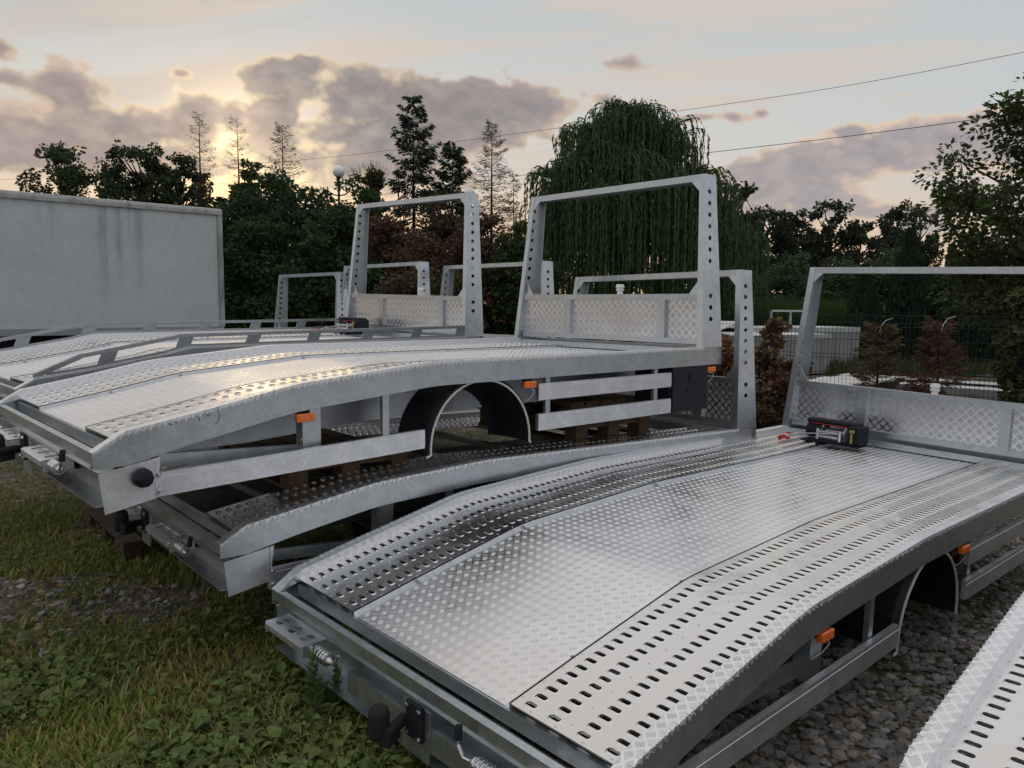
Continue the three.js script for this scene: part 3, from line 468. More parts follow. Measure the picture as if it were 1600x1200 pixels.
const bedB = makeBed({ label: 'raised truck bed with black tool box, stacked on pallets over another bed', pos: [-3.138, -0.31, -4.841], yaw: 48.35, pitch: 0.06, roll: -0.1, s0: 0.497, s1: 0.901, s2: 1.742, L: 4.482, d: 0.249, d0: 0.158, d1: 0.075, tl: 0.58, hp: 1.311, mg: 2.10, rear: REAR_B, tool: true, bothGear: true, knob: true, lamp: 1.25, pitchS: 0.062, hx: 0.018, hy: 0.012, rim: 0.005 });
{ // hand-drawn pen marks on the side of the raised bed
  const arc = (s, h, pts) => part('pen_mark', new MB().path(pts.map(([a, c]) => [BW + 0.0012, 0.66 - 0.158 + h + c, -(s + a)]), 0.0013, 4), M.black, bedB);
  arc(0.30, -0.045, [[0, 0], [0.02, -0.012], [0.03, 0.002], [0.045, -0.004]]); arc(0.42, -0.02, [[0, 0], [0.02, -0.005], [0.022, -0.03]]); arc(0.50, 0.0, [[0, 0], [0.025, -0.008], [0.034, -0.035], [0.026, -0.062], [0.012, -0.07]]); arc(0.47, -0.02, [[0, 0], [0.012, -0.012], [0.02, -0.004]]);
}
const bedC = makeBed({ label: 'lower truck bed with open middle and no centre plate, carrying pallets under the raised bed', pos: [-2.73, -0.914, -5.408], yaw: 51.07, pitch: -1.09, roll: 0.47, s0: 0.477, s1: 0.845, s2: 1.596, L: 4.357, d: 0.2, d0: 0.116, d1: 0.05, tl: 0.56, hp: 1.274, mg: 2.02, markers: 3, rear: REAR_B, middle: 0, pitchS: 0.055, hx: 0.017, hy: 0.012, rim: 0.006, base: 0.62 });
const bedD = makeBed({ label: 'truck bed with low guard rails on both sides, left of the raised bed', pos: [-4.79, -0.292, -6.73], yaw: 44.3, pitch: 0.2, roll: -1.1, s0: 0.46, s1: 1.08, s2: 1.12, L: 4.25, d: 0.185, d0: 0.131, d1: 0.03, tl: 0.59, hp: 1.445, mg: 1.98, rear: REAR_B, rails: true, winch: 0.22, lamp: 1.35, pitchS: 0.062, hx: 0.018, hy: 0.012, rim: 0.005, ribs: 0 });
const bedE = makeBed({ label: 'truck bed in the lower right corner, only its tread edge and slotted track in view', pos: [1.07, -1.0, -2.14], yaw: 47.66, roll: 0, s0: 0.456, s1: 1.128, s2: 2.239, L: 4.99, d: 0.312, d0: 0.208, d1: 0.064, tl: 0.55, hp: 1.3, mg: 2.45, skirt: 0.235, rear: REAR_A, rivets: true, pitchS: 0.05, hx: 0.024, hy: 0.0095, gear: 0, base: 0.60 });
const low = { s0: 0.497, s1: 0.901, s2: 1.742, L: 4.482, d: 0.249, d0: 0.158, d1: 0.075, tl: 0.58, hp: 1.311, mg: 2.10, rear: REAR_B, detail: 0, postHoles: true, ribs: 0 };
const bedH = makeBed({ ...low, label: 'truck bed under the railed one, headboard between the two tall headboards', pos: [-4.164, -0.778, -8.213], yaw: 46.5 });
const bedG = makeBed({ ...low, label: 'truck bed behind the railed one, headboard seen through the tall left headboard', pos: [-5.803, -0.726, -9.513], yaw: 46.5 });
const bedF = makeBed({ ...low, label: 'farthest truck bed of the row, small headboard nearest the white box truck', pos: [-7.238, -0.819, -10.937], yaw: 47.15 });

// ---------------------------------------------------------------- trees and shrubs
class LB { // leaves: two-sided four-point blades with a colour each
  constructor() { this.p = []; this.n = []; this.c = []; this.i = []; }
  leaf(x, y, z, d, w, len, wid, col) { // d: unit direction of the midrib, w: unit direction across
    const k = this.p.length / 3, nx = d[1] * w[2] - d[2] * w[1], ny = d[2] * w[0] - d[0] * w[2], nz = d[0] * w[1] - d[1] * w[0], a = len * 0.45;
    this.p.push(x, y, z, x + d[0] * a + w[0] * wid - nx * wid * 0.25, y + d[1] * a + w[1] * wid - ny * wid * 0.25, z + d[2] * a + w[2] * wid - nz * wid * 0.25, x + d[0] * len, y + d[1] * len, z + d[2] * len, x + d[0] * a - w[0] * wid - nx * wid * 0.25, y + d[1] * a - w[1] * wid - ny * wid * 0.25, z + d[2] * a - w[2] * wid - nz * wid * 0.25);
    for (let q = 0; q < 4; q++) { this.n.push(nx, ny, nz); this.c.push(col[0], col[1], col[2]); }
    this.i.push(k, k + 2, k + 1, k, k + 3, k + 2);
  }
  geo() { const g = new THREE.BufferGeometry(); g.setAttribute('position', new THREE.BufferAttribute(new Float32Array(this.p), 3)); g.setAttribute('normal', new THREE.BufferAttribute(new Float32Array(this.n), 3)); g.setAttribute('color', new THREE.BufferAttribute(new Float32Array(this.c), 3)); g.setIndex(this.i); return g; }
}
const barkTex = tex(256, (u, v) => { const a = tn(u, v * 0.4, 14, 4, 3); return [0.6 + 0.6 * a, 0.58 + 0.58 * a, 0.55 + 0.55 * a]; }, { color: true, repeat: 3 });
M.bark = std({ color: rgb(0.075, 0.06, 0.048), roughness: 0.95, map: barkTex });
M.leaf = new THREE.MeshPhysicalMaterial({ vertexColors: true, roughness: 0.85, transmission: 0.3, thickness: 0, side: THREE.DoubleSide, specularIntensity: 0.35 });
M.needle = std({ vertexColors: true, roughness: 0.9 });
const unit = (r) => { const z = r() * 2 - 1, a = r() * 6.2832, s = Math.sqrt(1 - z * z); return [s * Math.cos(a), z, s * Math.sin(a)]; };
const norm = (a) => { const l = Math.hypot(...a) || 1; return [a[0] / l, a[1] / l, a[2] / l]; };
const crossN = (a, b) => norm([a[1] * b[2] - a[2] * b[1], a[2] * b[0] - a[0] * b[2], a[0] * b[1] - a[1] * b[0]]);
const shade = (c, r, v = 0.3) => { const k = 1.6 * (1 + (r() - 0.5) * 2 * v), w = (r() - 0.5) * 0.25; return [c[0] * k * (1 + w), c[1] * k, c[2] * k * (1 - w)]; };
const GREEN = [0.038, 0.062, 0.020], DARK = [0.022, 0.042, 0.018], OLIVE = [0.060, 0.070, 0.024], BROWN = [0.085, 0.046, 0.028], RUST = [0.11, 0.055, 0.024], RED = [0.075, 0.030, 0.022], WILLOW = [0.040, 0.066, 0.024];

function broadleaf({ h, r, clear = 0.3, n = 7000, leaf = 0.16, wid = 0.36, seed = 1, col = GREEN, clumps = 46, fill = 0.5, top = 0.75, spread = 1 }) {
  const q = rng(seed), wood = new MB(), lf = new LB(), g = new THREE.Group();
  const lo = h * clear, cy = (lo + h) / 2, ry = (h - lo) / 2, trunkTop = lo + (h - lo) * 0.7, bendX = (q() - 0.5) * 0.12 * h, bendZ = (q() - 0.5) * 0.12 * h;
  const tr = (t) => [bendX * t * t, trunkTop * t, bendZ * t * t], tw = 0.022 * h + 0.02;
  for (let i = 0; i < 6; i++) wood.rod(tr(i / 6), tr((i + 1) / 6), tw * (1 - 0.8 * i / 6), tw * (1 - 0.8 * (i + 1) / 6), 7, i === 0);
  const per = Math.floor(n / clumps);
  for (let k = 0; k < clumps; k++) {
    const u = unit(q), rad = Math.pow(fill + (1 - fill) * q(), 0.6), yy = u[1] * rad, prof = Math.sqrt(Math.max(0.05, 1 - Math.max(0, yy) ** 2 * top));
    const c = [u[0] * rad * r * prof * spread, cy + yy * ry, u[2] * rad * r * prof * spread], cr = r * (0.20 + 0.16 * q());
    const from = tr(clamp((c[1] - 0.25 * r) / trunkTop * 0.9, 0.3, 1)), mid = [lerp(from[0], c[0], 0.55), lerp(from[1], c[1], 0.4) , lerp(from[2], c[2], 0.55)];
    wood.rod(from, mid, tw * 0.32, tw * 0.18, 5, false); wood.rod(mid, c, tw * 0.18, tw * 0.05, 4, false);
    for (let b = 0; b < 5; b++) { const e = unit(q), end = [c[0] + e[0] * cr, c[1] + e[1] * cr * 0.7, c[2] + e[2] * cr]; wood.rod(c, end, tw * 0.06, tw * 0.015, 3, false);
      const m = Math.floor(per / 5);
      for (let i = 0; i < m; i++) {
        const t = Math.sqrt(q()), v = unit(q), f = cr * 0.42 * (1.1 - 0.5 * t), x = lerp(c[0], end[0], t) + v[0] * f, y = lerp(c[1], end[1], t) + v[1] * f * 0.8, z = lerp(c[2], end[2], t) + v[2] * f;
        const d = norm([v[0] + e[0] * 0.5, v[1] * 0.6 - 0.25, v[2] + e[2] * 0.5]), w = crossN(d, unit(q)), s = leaf * (0.65 + 0.7 * q());
        lf.leaf(x, y, z, d, w, s, s * wid, shade(col, q));
      }
    }
  }
  part('trunk', wood, M.bark, g); part('crown', lf.geo(), M.leaf, g);
  return g;
}
function conifer({ h, r, base = 0.1, tiers = 22, per = 6, n = 9000, seed = 1, col = DARK, droop = 0.35, airy = 0, needle = 0.20, power = 0.9, ragged = 0.25, bare = 0 }) {
  const q = rng(seed), wood = new MB(), lf = new LB(), g = new THREE.Group(), tw = 0.012 * h + 0.015;
  const lean = (q() - 0.5) * 0.02 * h, ax = (y) => lean * (y / h) ** 2;
  for (let i = 0; i < 8; i++) wood.rod([ax(h * i / 8), h * i / 8, 0], [ax(h * (i + 1) / 8), h * (i + 1) / 8, 0], tw * (1 - i / 8.2), tw * (1 - (i + 1) / 8.2), 6, i === 0);
  const total = tiers * per;
  for (let k = 0; k < tiers; k++) for (let j = 0; j < per; j++) {
    const t = base + (1 - base) * (k + q()) / tiers, y = t * h, len = r * Math.pow(Math.max(0.02, 1 - t), power) * (1 - ragged + 2 * ragged * q()) / Math.pow(1 - base, power) + 0.12, a = q() * 6.2832;
    const dx = Math.cos(a), dz = Math.sin(a), up = lerp(-droop, 0.5, t * t), pt = (s) => [ax(y) + dx * len * s, y + len * (up * s - 0.25 * Math.sin(s * 2.4) * droop + 0.18 * s * s), dz * len * s];
    const pts = [0, 0.35, 0.7, 1].map(pt); wood.path(pts, tw * (airy ? 0.13 : 0.22) * (1 - t * 0.6), 3, 0.003);
    const m = Math.floor((n / total) * (0.4 + 1.2 * len / r) * (q() < bare ? 0.12 : 1));
    for (let i = 0; i < m; i++) {
      const s = Math.pow(q(), 0.7), c = pt(s), sd = (q() - 0.5) * 2 * len * 0.34 * (1.15 - s), hang = -q() * 0.16 * len * (airy ? 0.4 : 1);
      const x = c[0] - dz * sd, z = c[2] + dx * sd, yy = c[1] + hang - Math.abs(sd) * 0.15;
      const d = norm([dx * 0.7 - dz * Math.sign(sd) * 0.7 + (q() - 0.5) * 0.7, -0.35 * q() - (airy ? 0 : 0.25), dz * 0.7 + dx * Math.sign(sd) * 0.7 + (q() - 0.5) * 0.7]);
      const L = needle * (0.6 + 0.8 * q()); lf.leaf(x, yy, z, d, crossN(d, unit(q)), L, L * (airy ? 0.07 : 0.13), shade(col, q));
    }
  }
  part('trunk', wood, M.bark, g); part('crown', lf.geo(), M.needle, g);
  return g;
}
function willow({ h, r, seed = 3, clumps = 105, strands = 26 }) {
  const q = rng(seed), wood = new MB(), lf = new LB(), g = new THREE.Group();
  wood.path([[0, 0, 0], [0.1, 1.2, 0], [0.05, 2.4, 0.1], [0, 3.6, 0]], 0.36, 9, 0.24);
  for (let k = 0; k < clumps; k++) {
    const a = q() * 6.2832, e = Math.pow(q(), 0.75), lob = 1 + 0.14 * Math.sin(a * 3 + 1) + 0.3 * (q() - 0.5), rr = r * 0.84 * Math.sin(e * 1.5708) * lob, y0 = h * (0.40 + 0.56 * Math.cos(e * 1.42) * (0.84 + 0.2 * q())) * (1 - 0.10 * Math.max(0, -Math.cos(a)) * e - 0.08 * Math.max(0, Math.sin(a * 2 + 1)) * e);
    const c = [rr * Math.cos(a), y0, rr * Math.sin(a)];
    wood.path([[0, 2.2 + q() * 1.4, 0], [c[0] * 0.3, lerp(3.2, y0, 0.55), c[2] * 0.3], [c[0] * 0.75, lerp(3.2, y0, 0.92), c[2] * 0.75], c], 0.13, 5, 0.02);
    for (let s = 0; s < strands; s++) {
      const b = q() * 6.2832, out = 0.25 + q() * 0.75, ox = Math.cos(b) * out + c[0] / r * 0.35, oz = Math.sin(b) * out + c[2] / r * 0.35, rise = 0.1 + 0.3 * q(), fall = Math.min(y0 - 0.3, 0.6 + q() * q() * 4.6 + (e > 0.5 ? 2.8 * q() * q() : 0));
      const P = (t) => { const k2 = Math.min(1, t * 3), dn = Math.max(0, t - 0.18) / 0.82; return [c[0] + ox * Math.sin(k2 * 1.57) * 0.9, c[1] + rise * Math.sin(Math.min(1, t * 4) * 2.2) - fall * Math.pow(dn, 1.1) , c[2] + oz * Math.sin(k2 * 1.57) * 0.9]; };
      let p0 = P(0); const m = Math.ceil(fall / 0.1) + 6, tint = shade(WILLOW, q, 0.35);
      for (let i = 1; i <= m; i++) { const p1 = P(i / m), d = norm([p1[0] - p0[0] + (q() - 0.5) * 0.05, p1[1] - p0[1] - 0.02, p1[2] - p0[2] + (q() - 0.5) * 0.05]), w = crossN(d, unit(q)), L = 0.15 + 0.1 * q(); lf.leaf(p0[0], p0[1], p0[2], d, w, L, 0.019 + 0.015 * q(), tint); p0 = p1; }
    }
  }
  part('trunk', wood, M.bark, g); part('crown', lf.geo(), M.leaf, g);
  return g;
}
function column({ h, r, n = 6000, seed = 1, col = DARK }) { // thuja
  const q = rng(seed), wood = new MB().rod([0, 0, 0], [0, h * 0.9, 0], 0.06, 0.01, 6), lf = new LB(), g = new THREE.Group();
  for (let i = 0; i < n; i++) {
    const t = q(), a = q() * 6.2832, env = Math.pow(Math.sin(Math.min(1, 0.16 + t * 0.98) * 3.1416 * 0.98), 0.45) * (t > 0.75 ? Math.sqrt(Math.max(0.02, 1 - ((t - 0.75) / 0.26) ** 2)) : 1), rad = r * env * (0.55 + 0.5 * Math.sqrt(q())) * (1 + 0.16 * Math.sin(a * 5 + t * 9) + 0.1 * Math.sin(a * 3 - t * 23));
    const d = norm([Math.cos(a) * 0.45 + (q() - 0.5) * 0.5, 1, Math.sin(a) * 0.45 + (q() - 0.5) * 0.5]), L = 0.14 + 0.12 * q(); lf.leaf(rad * Math.cos(a), t * h - L * 0.5 + 0.03, rad * Math.sin(a), d, crossN(d, unit(q)), L, L * 0.26, shade(col, q, 0.3));
  }
  part('trunk', wood, M.bark, g); part('crown', lf.geo(), M.needle, g);
  return g;
}
function place(g, name, label, category, pos, group, turn = 0) { g.name = numbered(name); tag(g, label, category, group); g.position.copy(pos); g.rotation.y = turn; scene.add(g); return g; }
// stands a plant of the height that reaches a given place in the picture
const spot = (px, depth) => { const p = at(px, 560, depth); p.y = 0; return p; };
const reach = (px, py, depth) => at(px, py, depth).y;

// left, over the white box body
const t1 = broadleaf({ h: reach(112, 226, 31), r: 1.5, clear: 0.35, n: 11000, leaf: 0.12, seed: 11, clumps: 60, col: [0.042, 0.06, 0.022] });
place(t1, 'deciduous_tree', 'leftmost small leafy tree above the white box body', 'tree', spot(112, 31));
place(broadleaf({ h: reach(228, 213, 31), r: 1.45, clear: 0.35, n: 14000, leaf: 0.12, seed: 17, clumps: 70, col: [0.032, 0.052, 0.02] }), 'deciduous_tree', 'round leafy tree, the larger and second from the left above the white box body', 'tree', spot(228, 31));
place(broadleaf({ h: reach(300, 232, 32), r: 1.05, clear: 0.4, n: 9000, leaf: 0.12, seed: 23, clumps: 50, col: [0.034, 0.05, 0.02] }), 'deciduous_tree', 'leafy tree beside the thin bare larch, third from the left', 'tree', spot(298, 32));
place(conifer({ h: reach(319, 178, 30), r: 0.55, base: 0.52, tiers: 34, per: 5, n: 2400, airy: 1, needle: 0.10, seed: 4, col: OLIVE, ragged: 0.5, power: 0.5, bare: 0.4 }), 'larch_tree', 'thin almost bare larch with a straight trunk, left of the glowing cloud', 'tree', spot(320, 30));
place(conifer({ h: reach(381, 188, 30), r: 0.6, base: 0.5, tiers: 30, per: 5, n: 1800, airy: 1, needle: 0.10, seed: 9, col: BROWN, ragged: 0.5, power: 0.5, bare: 0.5 }), 'larch_tree', 'very thin bare larch straight below the bright gap in the clouds', 'tree', spot(382, 30));
place(conifer({ h: reach(449, 196, 29), r: 1.35, base: 0.45, tiers: 34, per: 6, n: 6500, airy: 1, needle: 0.11, seed: 13, col: BROWN, ragged: 0.3, power: 0.8, bare: 0.3 }), 'larch_tree', 'sparse brown larch with a cone of bare twigs, left of the globe lamp', 'tree', spot(448, 29));
place(broadleaf({ h: reach(180, 262, 33), r: 0.5, clear: 0.4, n: 700, leaf: 0.17, seed: 29, clumps: 14, col: OLIVE }), 'deciduous_tree', 'wispy little tree between the two leafy trees at left', 'tree', spot(178, 33));
// dense green wall of trees behind the stacked beds
const mass = [[385, 285, 25, 1.7, DARK, 31, 'dark green tree touching the right end of the white box body'], [440, 268, 27, 1.6, [0.03, 0.05, 0.018], 37, 'dark green tree under the sparse brown larch'], [490, 288, 24, 1.6, DARK, 41, 'dark green tree left of the pole of the globe lamp'], [560, 262, 28, 1.4, GREEN, 43, 'dark green tree right of the globe lamp'], [345, 300, 27, 0.8, DARK, 47, 'narrow dark tree behind the corner of the white box body'], [530, 330, 21, 1.3, [0.028, 0.05, 0.017], 53, 'low dense green tree behind the farthest truck beds'], [420, 345, 20.5, 1.5, [0.026, 0.048, 0.017], 59, 'low dense green bush behind the smallest headboard'], [398, 246, 29, 1.0, OLIVE, 60, 'feathery tree with backlit leaves between two bare larches']];
for (const [px, py, dp, r, col, seed, label] of mass) place(broadleaf({ h: reach(px, py, dp), r, clear: 0.02, n: 17000, leaf: 0.125, seed, clumps: 84, col, fill: 0.25, top: 0.8 }), 'deciduous_tree', label, 'tree', spot(px, dp));
// middle: brown foliage, spruces and larches
const brown = [[625, 318, 23, 1.5, BROWN, 61, 'reddish brown tree seen through the tall left headboard'], [690, 300, 25, 1.4, [0.066, 0.046, 0.026], 67, 'brown leafed tree right behind the second globe lamp'], [760, 330, 23, 1.6, [0.075, 0.042, 0.026], 71, 'reddish brown tree between the two tall headboards'], [590, 262, 30, 0.9, OLIVE, 73, 'olive tree with thin top left of the tall spruce'], [812, 345, 22, 1.0, [0.034, 0.054, 0.018], 79, 'green bush at the left foot of the weeping willow'], [660, 400, 19.5, 1.2, [0.06, 0.05, 0.026], 83, 'low brown bush behind the tall left headboard']];
for (const [px, py, dp, r, col, seed, label] of brown) place(broadleaf({ h: reach(px, py, dp), r, clear: 0.02, n: 13000, leaf: 0.115, seed, clumps: 70, col, fill: 0.25 }), 'deciduous_tree', label, 'tree', spot(px, dp));
place(conifer({ h: reach(648, 150, 30), r: 1.75, base: 0.22, tiers: 26, per: 6, n: 11000, needle: 0.20, seed: 21, col: [0.022, 0.036, 0.022], droop: 0.4, power: 0.75, ragged: 0.38 }), 'spruce_tree', 'tallest dark spruce with ragged tiers in the middle', 'tree', spot(648, 30));
place(conifer({ h: reach(707, 228, 31), r: 1.15, base: 0.2, tiers: 22, per: 7, n: 9000, needle: 0.2, seed: 25, col: DARK, power: 0.55, ragged: 0.2 }), 'spruce_tree', 'short dense dark spruce right of the tallest one', 'tree', spot(707, 31));
place(conifer({ h: reach(767, 192, 30), r: 1.45, base: 0.25, tiers: 34, per: 7, n: 9000, airy: 1, needle: 0.12, seed: 33, col: [0.05, 0.045, 0.028], power: 0.8, ragged: 0.3 }), 'larch_tree', 'pointed airy larch left of the weeping willow', 'tree', spot(767, 30));
place(conifer({ h: reach(800, 268, 30), r: 0.8, base: 0.2, tiers: 18, per: 5, n: 1800, airy: 1, needle: 0.17, seed: 35, col: [0.04, 0.045, 0.025] }), 'larch_tree', 'small larch at the left edge of the weeping willow', 'tree', spot(803, 30));
{ // leafless tree
  const q = rng(91), b = new MB(), g = new THREE.Group(), h = reach(606, 232, 29.5);
  const grow = (p, d, len, r, k) => { const e = [p[0] + d[0] * len, p[1] + d[1] * len, p[2] + d[2] * len]; b.rod(p, e, r, r * 0.7, k > 3 ? 5 : 3, false); if (k) for (let i = 0; i < (k > 3 ? 3 : 2); i++) { const u = unit(q); grow(e, norm([d[0] + u[0] * 0.36, d[1] + 0.12 + u[1] * 0.2, d[2] + u[2] * 0.36]), len * 0.66, r * 0.6, k - 1); } };
  grow([0, 0, 0], [0.02, 1, 0], h * 0.34, 0.08, 6); part('trunk', b, M.bark, g);
  place(g, 'bare_tree', 'leafless tree with thin branches beside the tallest spruce', 'tree', spot(606, 29.5));
}
place(willow({ h: reach(985, 152, 28), r: 3.35, clumps: 125 }), 'willow_tree', 'large weeping willow behind the raised headboard', 'tree', spot(968, 28));
for (const [px, py, dp, label] of [[915, 400, 33, 'dark bush behind the left side of the weeping willow'], [985, 395, 34, 'dark bush behind the trunk of the weeping willow'], [1050, 400, 33, 'dark bush behind the right side of the weeping willow']]) place(broadleaf({ h: reach(px, py, dp), r: 1.4, clear: 0, n: 7000, leaf: 0.15, seed: px, clumps: 44, col: [0.02, 0.034, 0.016], fill: 0.3 }), 'hedge_bush', label, 'bush', spot(px, dp));
place(willow({ h: reach(1130, 275, 30), r: 0.75, seed: 8, clumps: 12, strands: 20 }), 'willow_tree', 'small weeping lobe of willow at the right edge of the large one', 'tree', spot(1124, 30));
// far row at right
const alder = [[1150, 308, 1.9], [1195, 335, 1.8], [1235, 348, 2.0], [1290, 332, 1.9], [1335, 357, 1.6], [1392, 336, 1.9], [1420, 345, 1.5], [1165, 362, 1.6], [1262, 372, 1.5]];
const alderGroup = 'tall open trees in the far row at right', far3 = [0, 1, 2].map((k) => broadleaf({ h: 9, r: 1.9, clear: 0.3, n: 5200, leaf: 0.24, seed: 101 + k * 7, clumps: 40, col: [0.03, 0.042, 0.022], top: 0.6 }));
const alderLabels = ['far open tree just right of the willow, tallest of the far row', 'far open tree above the right top corner of the lower headboard', 'far open tree over the round willow bush', 'far open pointed tree left of the long top bar at right', 'far short tree above the left end of the nearest headboard', 'far wide tree with two tops above the nearest headboard', 'far tree beside the wide two topped one, next to the sky gap', 'far low tree close to the willow', 'far low tree in the middle of the far row'];
alder.forEach(([px, py, r], i) => { const g = i < 3 ? far3[i] : far3[i % 3].clone(), dp = 56 + (i % 3) * 3, h = reach(px, py, dp); place(g, 'alder_tree', alderLabels[i], 'tree', spot(px, dp), alderGroup, i * 1.3); g.scale.set(r / 1.9, h / 9 * 1.12, r / 1.9); });
const wb = broadleaf({ h: 4, r: 2, clear: 0, n: 9000, leaf: 0.22, wid: 0.2, seed: 121, clumps: 60, col: [0.036, 0.055, 0.024], fill: 0.3 });
const bushes = [[1225, 402, 40, 1.5, 'round grey green willow bush below the far trees'], [1310, 408, 42, 1.5, 'dark bush behind the top of the nearest headboard post'], [1160, 420, 38, 1.1, 'dark bush between the willow and the lower headboard'], [1370, 395, 44, 1.4, 'dark bush below the far wide tree'], [1275, 425, 36, 0.9, 'small dark bush left of the nearest headboard'], [1130, 435, 34, 0.9, 'low dark bush beside the raised headboard post']];
bushes.forEach(([px, py, dp, k, label], i) => { const g = i ? wb.clone() : wb, h = reach(px, py, dp); place(g, 'willow_bush', label, 'bush', spot(px, dp), 'bushes below the far trees', i * 2.1); g.scale.set(k * 0.75, h / 4, k * 0.75); });
// thuja columns beyond the fence
const th = column({ h: 4, r: 0.62, seed: 5, n: 7500, col: [0.011, 0.025, 0.012] }), thl = ['thuja column, leftmost of the dark row seen through the nearest headboard', 'dark thuja column reaching above the top bar, second from left', 'thuja column behind the top bar, third of the dark row', 'wide dark thuja column near the right edge', 'lighter green thuja between two dark columns', 'thuja column at the right edge beside the big leafy tree'];
[[1345, 415, 25, 0.7], [1413, 360, 25, 0.8], [1480, 395, 25, 0.85], [1543, 385, 24, 1.15], [1446, 425, 27, 0.8], [1610, 400, 24, 1.1]].forEach(([px, py, dp, k], i) => { const g = i === 0 ? th : i === 4 ? column({ h: 4, r: 0.6, seed: 9, n: 6000, col: [0.04, 0.062, 0.02] }) : th.clone(); const h = reach(px, py, dp); place(g, 'thuja', thl[i], 'thuja', spot(px, dp), undefined, i * 1.7); g.scale.set(k, h / 4, k); });
{ const g = broadleaf({ h: 4.2, r: 1.5, clear: 0, n: 8000, leaf: 0.16, seed: 133, clumps: 50, col: [0.055, 0.08, 0.028], fill: 0.3 }); place(g, 'hedge_bush', 'green bush filling the gap behind the dark thuja columns', 'bush', spot(1505, 30)); g.scale.set(2.2, 0.85, 0.8); }
{ const g = broadleaf({ h: 4.2, r: 1.5, clear: 0, n: 8000, leaf: 0.16, seed: 137, clumps: 50, col: [0.03, 0.045, 0.018], fill: 0.3 }); place(g, 'hedge_bush', 'dark bush behind the leftmost thuja column', 'bush', spot(1360, 32)); g.scale.set(1.8, 0.85, 0.8); }
// big leafy tree at the right edge
place(broadleaf({ h: 6.2, r: 2.2, clear: 0.22, n: 30000, leaf: 0.105, wid: 0.3, seed: 141, clumps: 80, col: [0.046, 0.062, 0.020], fill: 0.35 }), 'walnut_tree', 'big leafy tree reaching in from the right edge', 'tree', spot(1672, 14.5));
place(broadleaf({ h: reach(1600, 300, 17), r: 1.9, clear: 0.1, n: 18000, leaf: 0.11, wid: 0.3, seed: 147, clumps: 60, col: [0.036, 0.052, 0.018], fill: 0.3 }), 'deciduous_tree', 'dark leafy tree under the big one at the right edge', 'tree', spot(1672, 18));
place(broadleaf({ h: reach(1600, 430, 10.6), r: 0.34, clear: 0.02, n: 3000, leaf: 0.09, seed: 151, clumps: 40, col: [0.05, 0.058, 0.018], fill: 0.3 }), 'shrub', 'green shrub at the right edge in front of the mesh fence', 'shrub', spot(1608, 9.0));
// rusty young trees along the fence
const shrub = (px, py, dp, r, col, seed, label, n = 3600, leaf = 0.07) => place(broadleaf({ h: reach(px, py, dp), r, clear: 0.02, n, leaf, seed, clumps: 36, col, fill: 0.2, top: 0.9 }), 'shrub', label, 'shrub', spot(px, dp));
shrub(1140, 520, 9.6, 0.32, RUST, 161, 'orange brown shrub behind the black tool box', 3000);
shrub(1207, 500, 9.4, 0.30, [0.10, 0.062, 0.028], 163, 'brown leafed sapling between the two headboard posts', 3400);
shrub(1240, 555, 8.9, 0.26, RED, 167, 'dark red shrub left of the nearest headboard post', 2600);
shrub(1190, 590, 8.8, 0.30, [0.07, 0.05, 0.024], 169, 'low brown shrub at the foot of the fence', 2600);
const young = (px, py, dp, r, col, seed, label) => { const h = reach(px, py, dp), g = conifer({ h: h * 0.95, r, base: 0.1, tiers: 24, per: 7, n: 9000, needle: 0.06, seed, col, power: 0.9, ragged: 0.45, droop: 0.1, airy: 1, bare: 0.15 }); part('bare_tip', new MB().path([[0, h * 0.9, 0], [0.02, h * 0.95, 0], [0.06, h * 0.985, 0.01], [0.13, h, 0.02]], 0.006, 5, 0.003), M.trim, g); return place(g, 'young_conifer', label, 'young tree', spot(px, dp)); };
young(1372, 497, 8.9, 0.34, [0.080, 0.058, 0.024], 171, 'yellow brown young conifer with a bare bent tip behind the nearest headboard');
young(1468, 494, 8.5, 0.32, [0.080, 0.034, 0.025], 173, 'rusty red young conifer with a bare pale tip behind the nearest headboard');

// ---------------------------------------------------------------- ground
const groundTex = tex(1024, (u, v) => { const a = tn(u, v, 6, 5, 41), b = tn(u, v, 50, 4, 17), c = tn(u, v, 22, 3, 9); const g = sstep(-0.05, 0.12, a + 0.25 * c), k = 0.75 + 0.9 * b; return [lerp(0.42, 0.30, g) * k, lerp(0.385, 0.32, g) * k, lerp(0.34, 0.2, g) * k]; }, { color: true, repeat: 1 / 3.1 });
const groundBump = tex(512, (u, v) => 0.5 + 0.5 * tn(u, v, 60, 3, 4) + 0.3 * tn(u, v, 14, 3, 8), { repeat: 1 / 1.3 });
M.ground = std({ color: rgb(1.6, 1.52, 1.42), roughness: 0.95, map: groundTex, bumpMap: groundBump, bumpScale: 0.02 });
const gh = (x, z) => 0.035 * noise3(x * 0.5, 0.3, z * 0.5) + 0.012 * noise3(x * 2.1, 1.3, z * 2.1);
{
  const b = new MB(), N = 90, ex = (i) => { const t = i / N * 2 - 1; return Math.sign(t) * (10 * Math.abs(t) + 390 * Math.pow(Math.abs(t), 6)); };
  for (let j = 0; j < N; j++) for (let i = 0; i < N; i++) { const p = (a, c) => { const x = ex(a), z = ex(c) - 4; return [x, Math.abs(x) < 14 && Math.abs(z) < 16 ? gh(x, z) : 0, z]; }; b.quad(p(i, j), p(i, j + 1), p(i + 1, j + 1), p(i + 1, j)); }
  const m = struct('ground', b, M.ground);
}
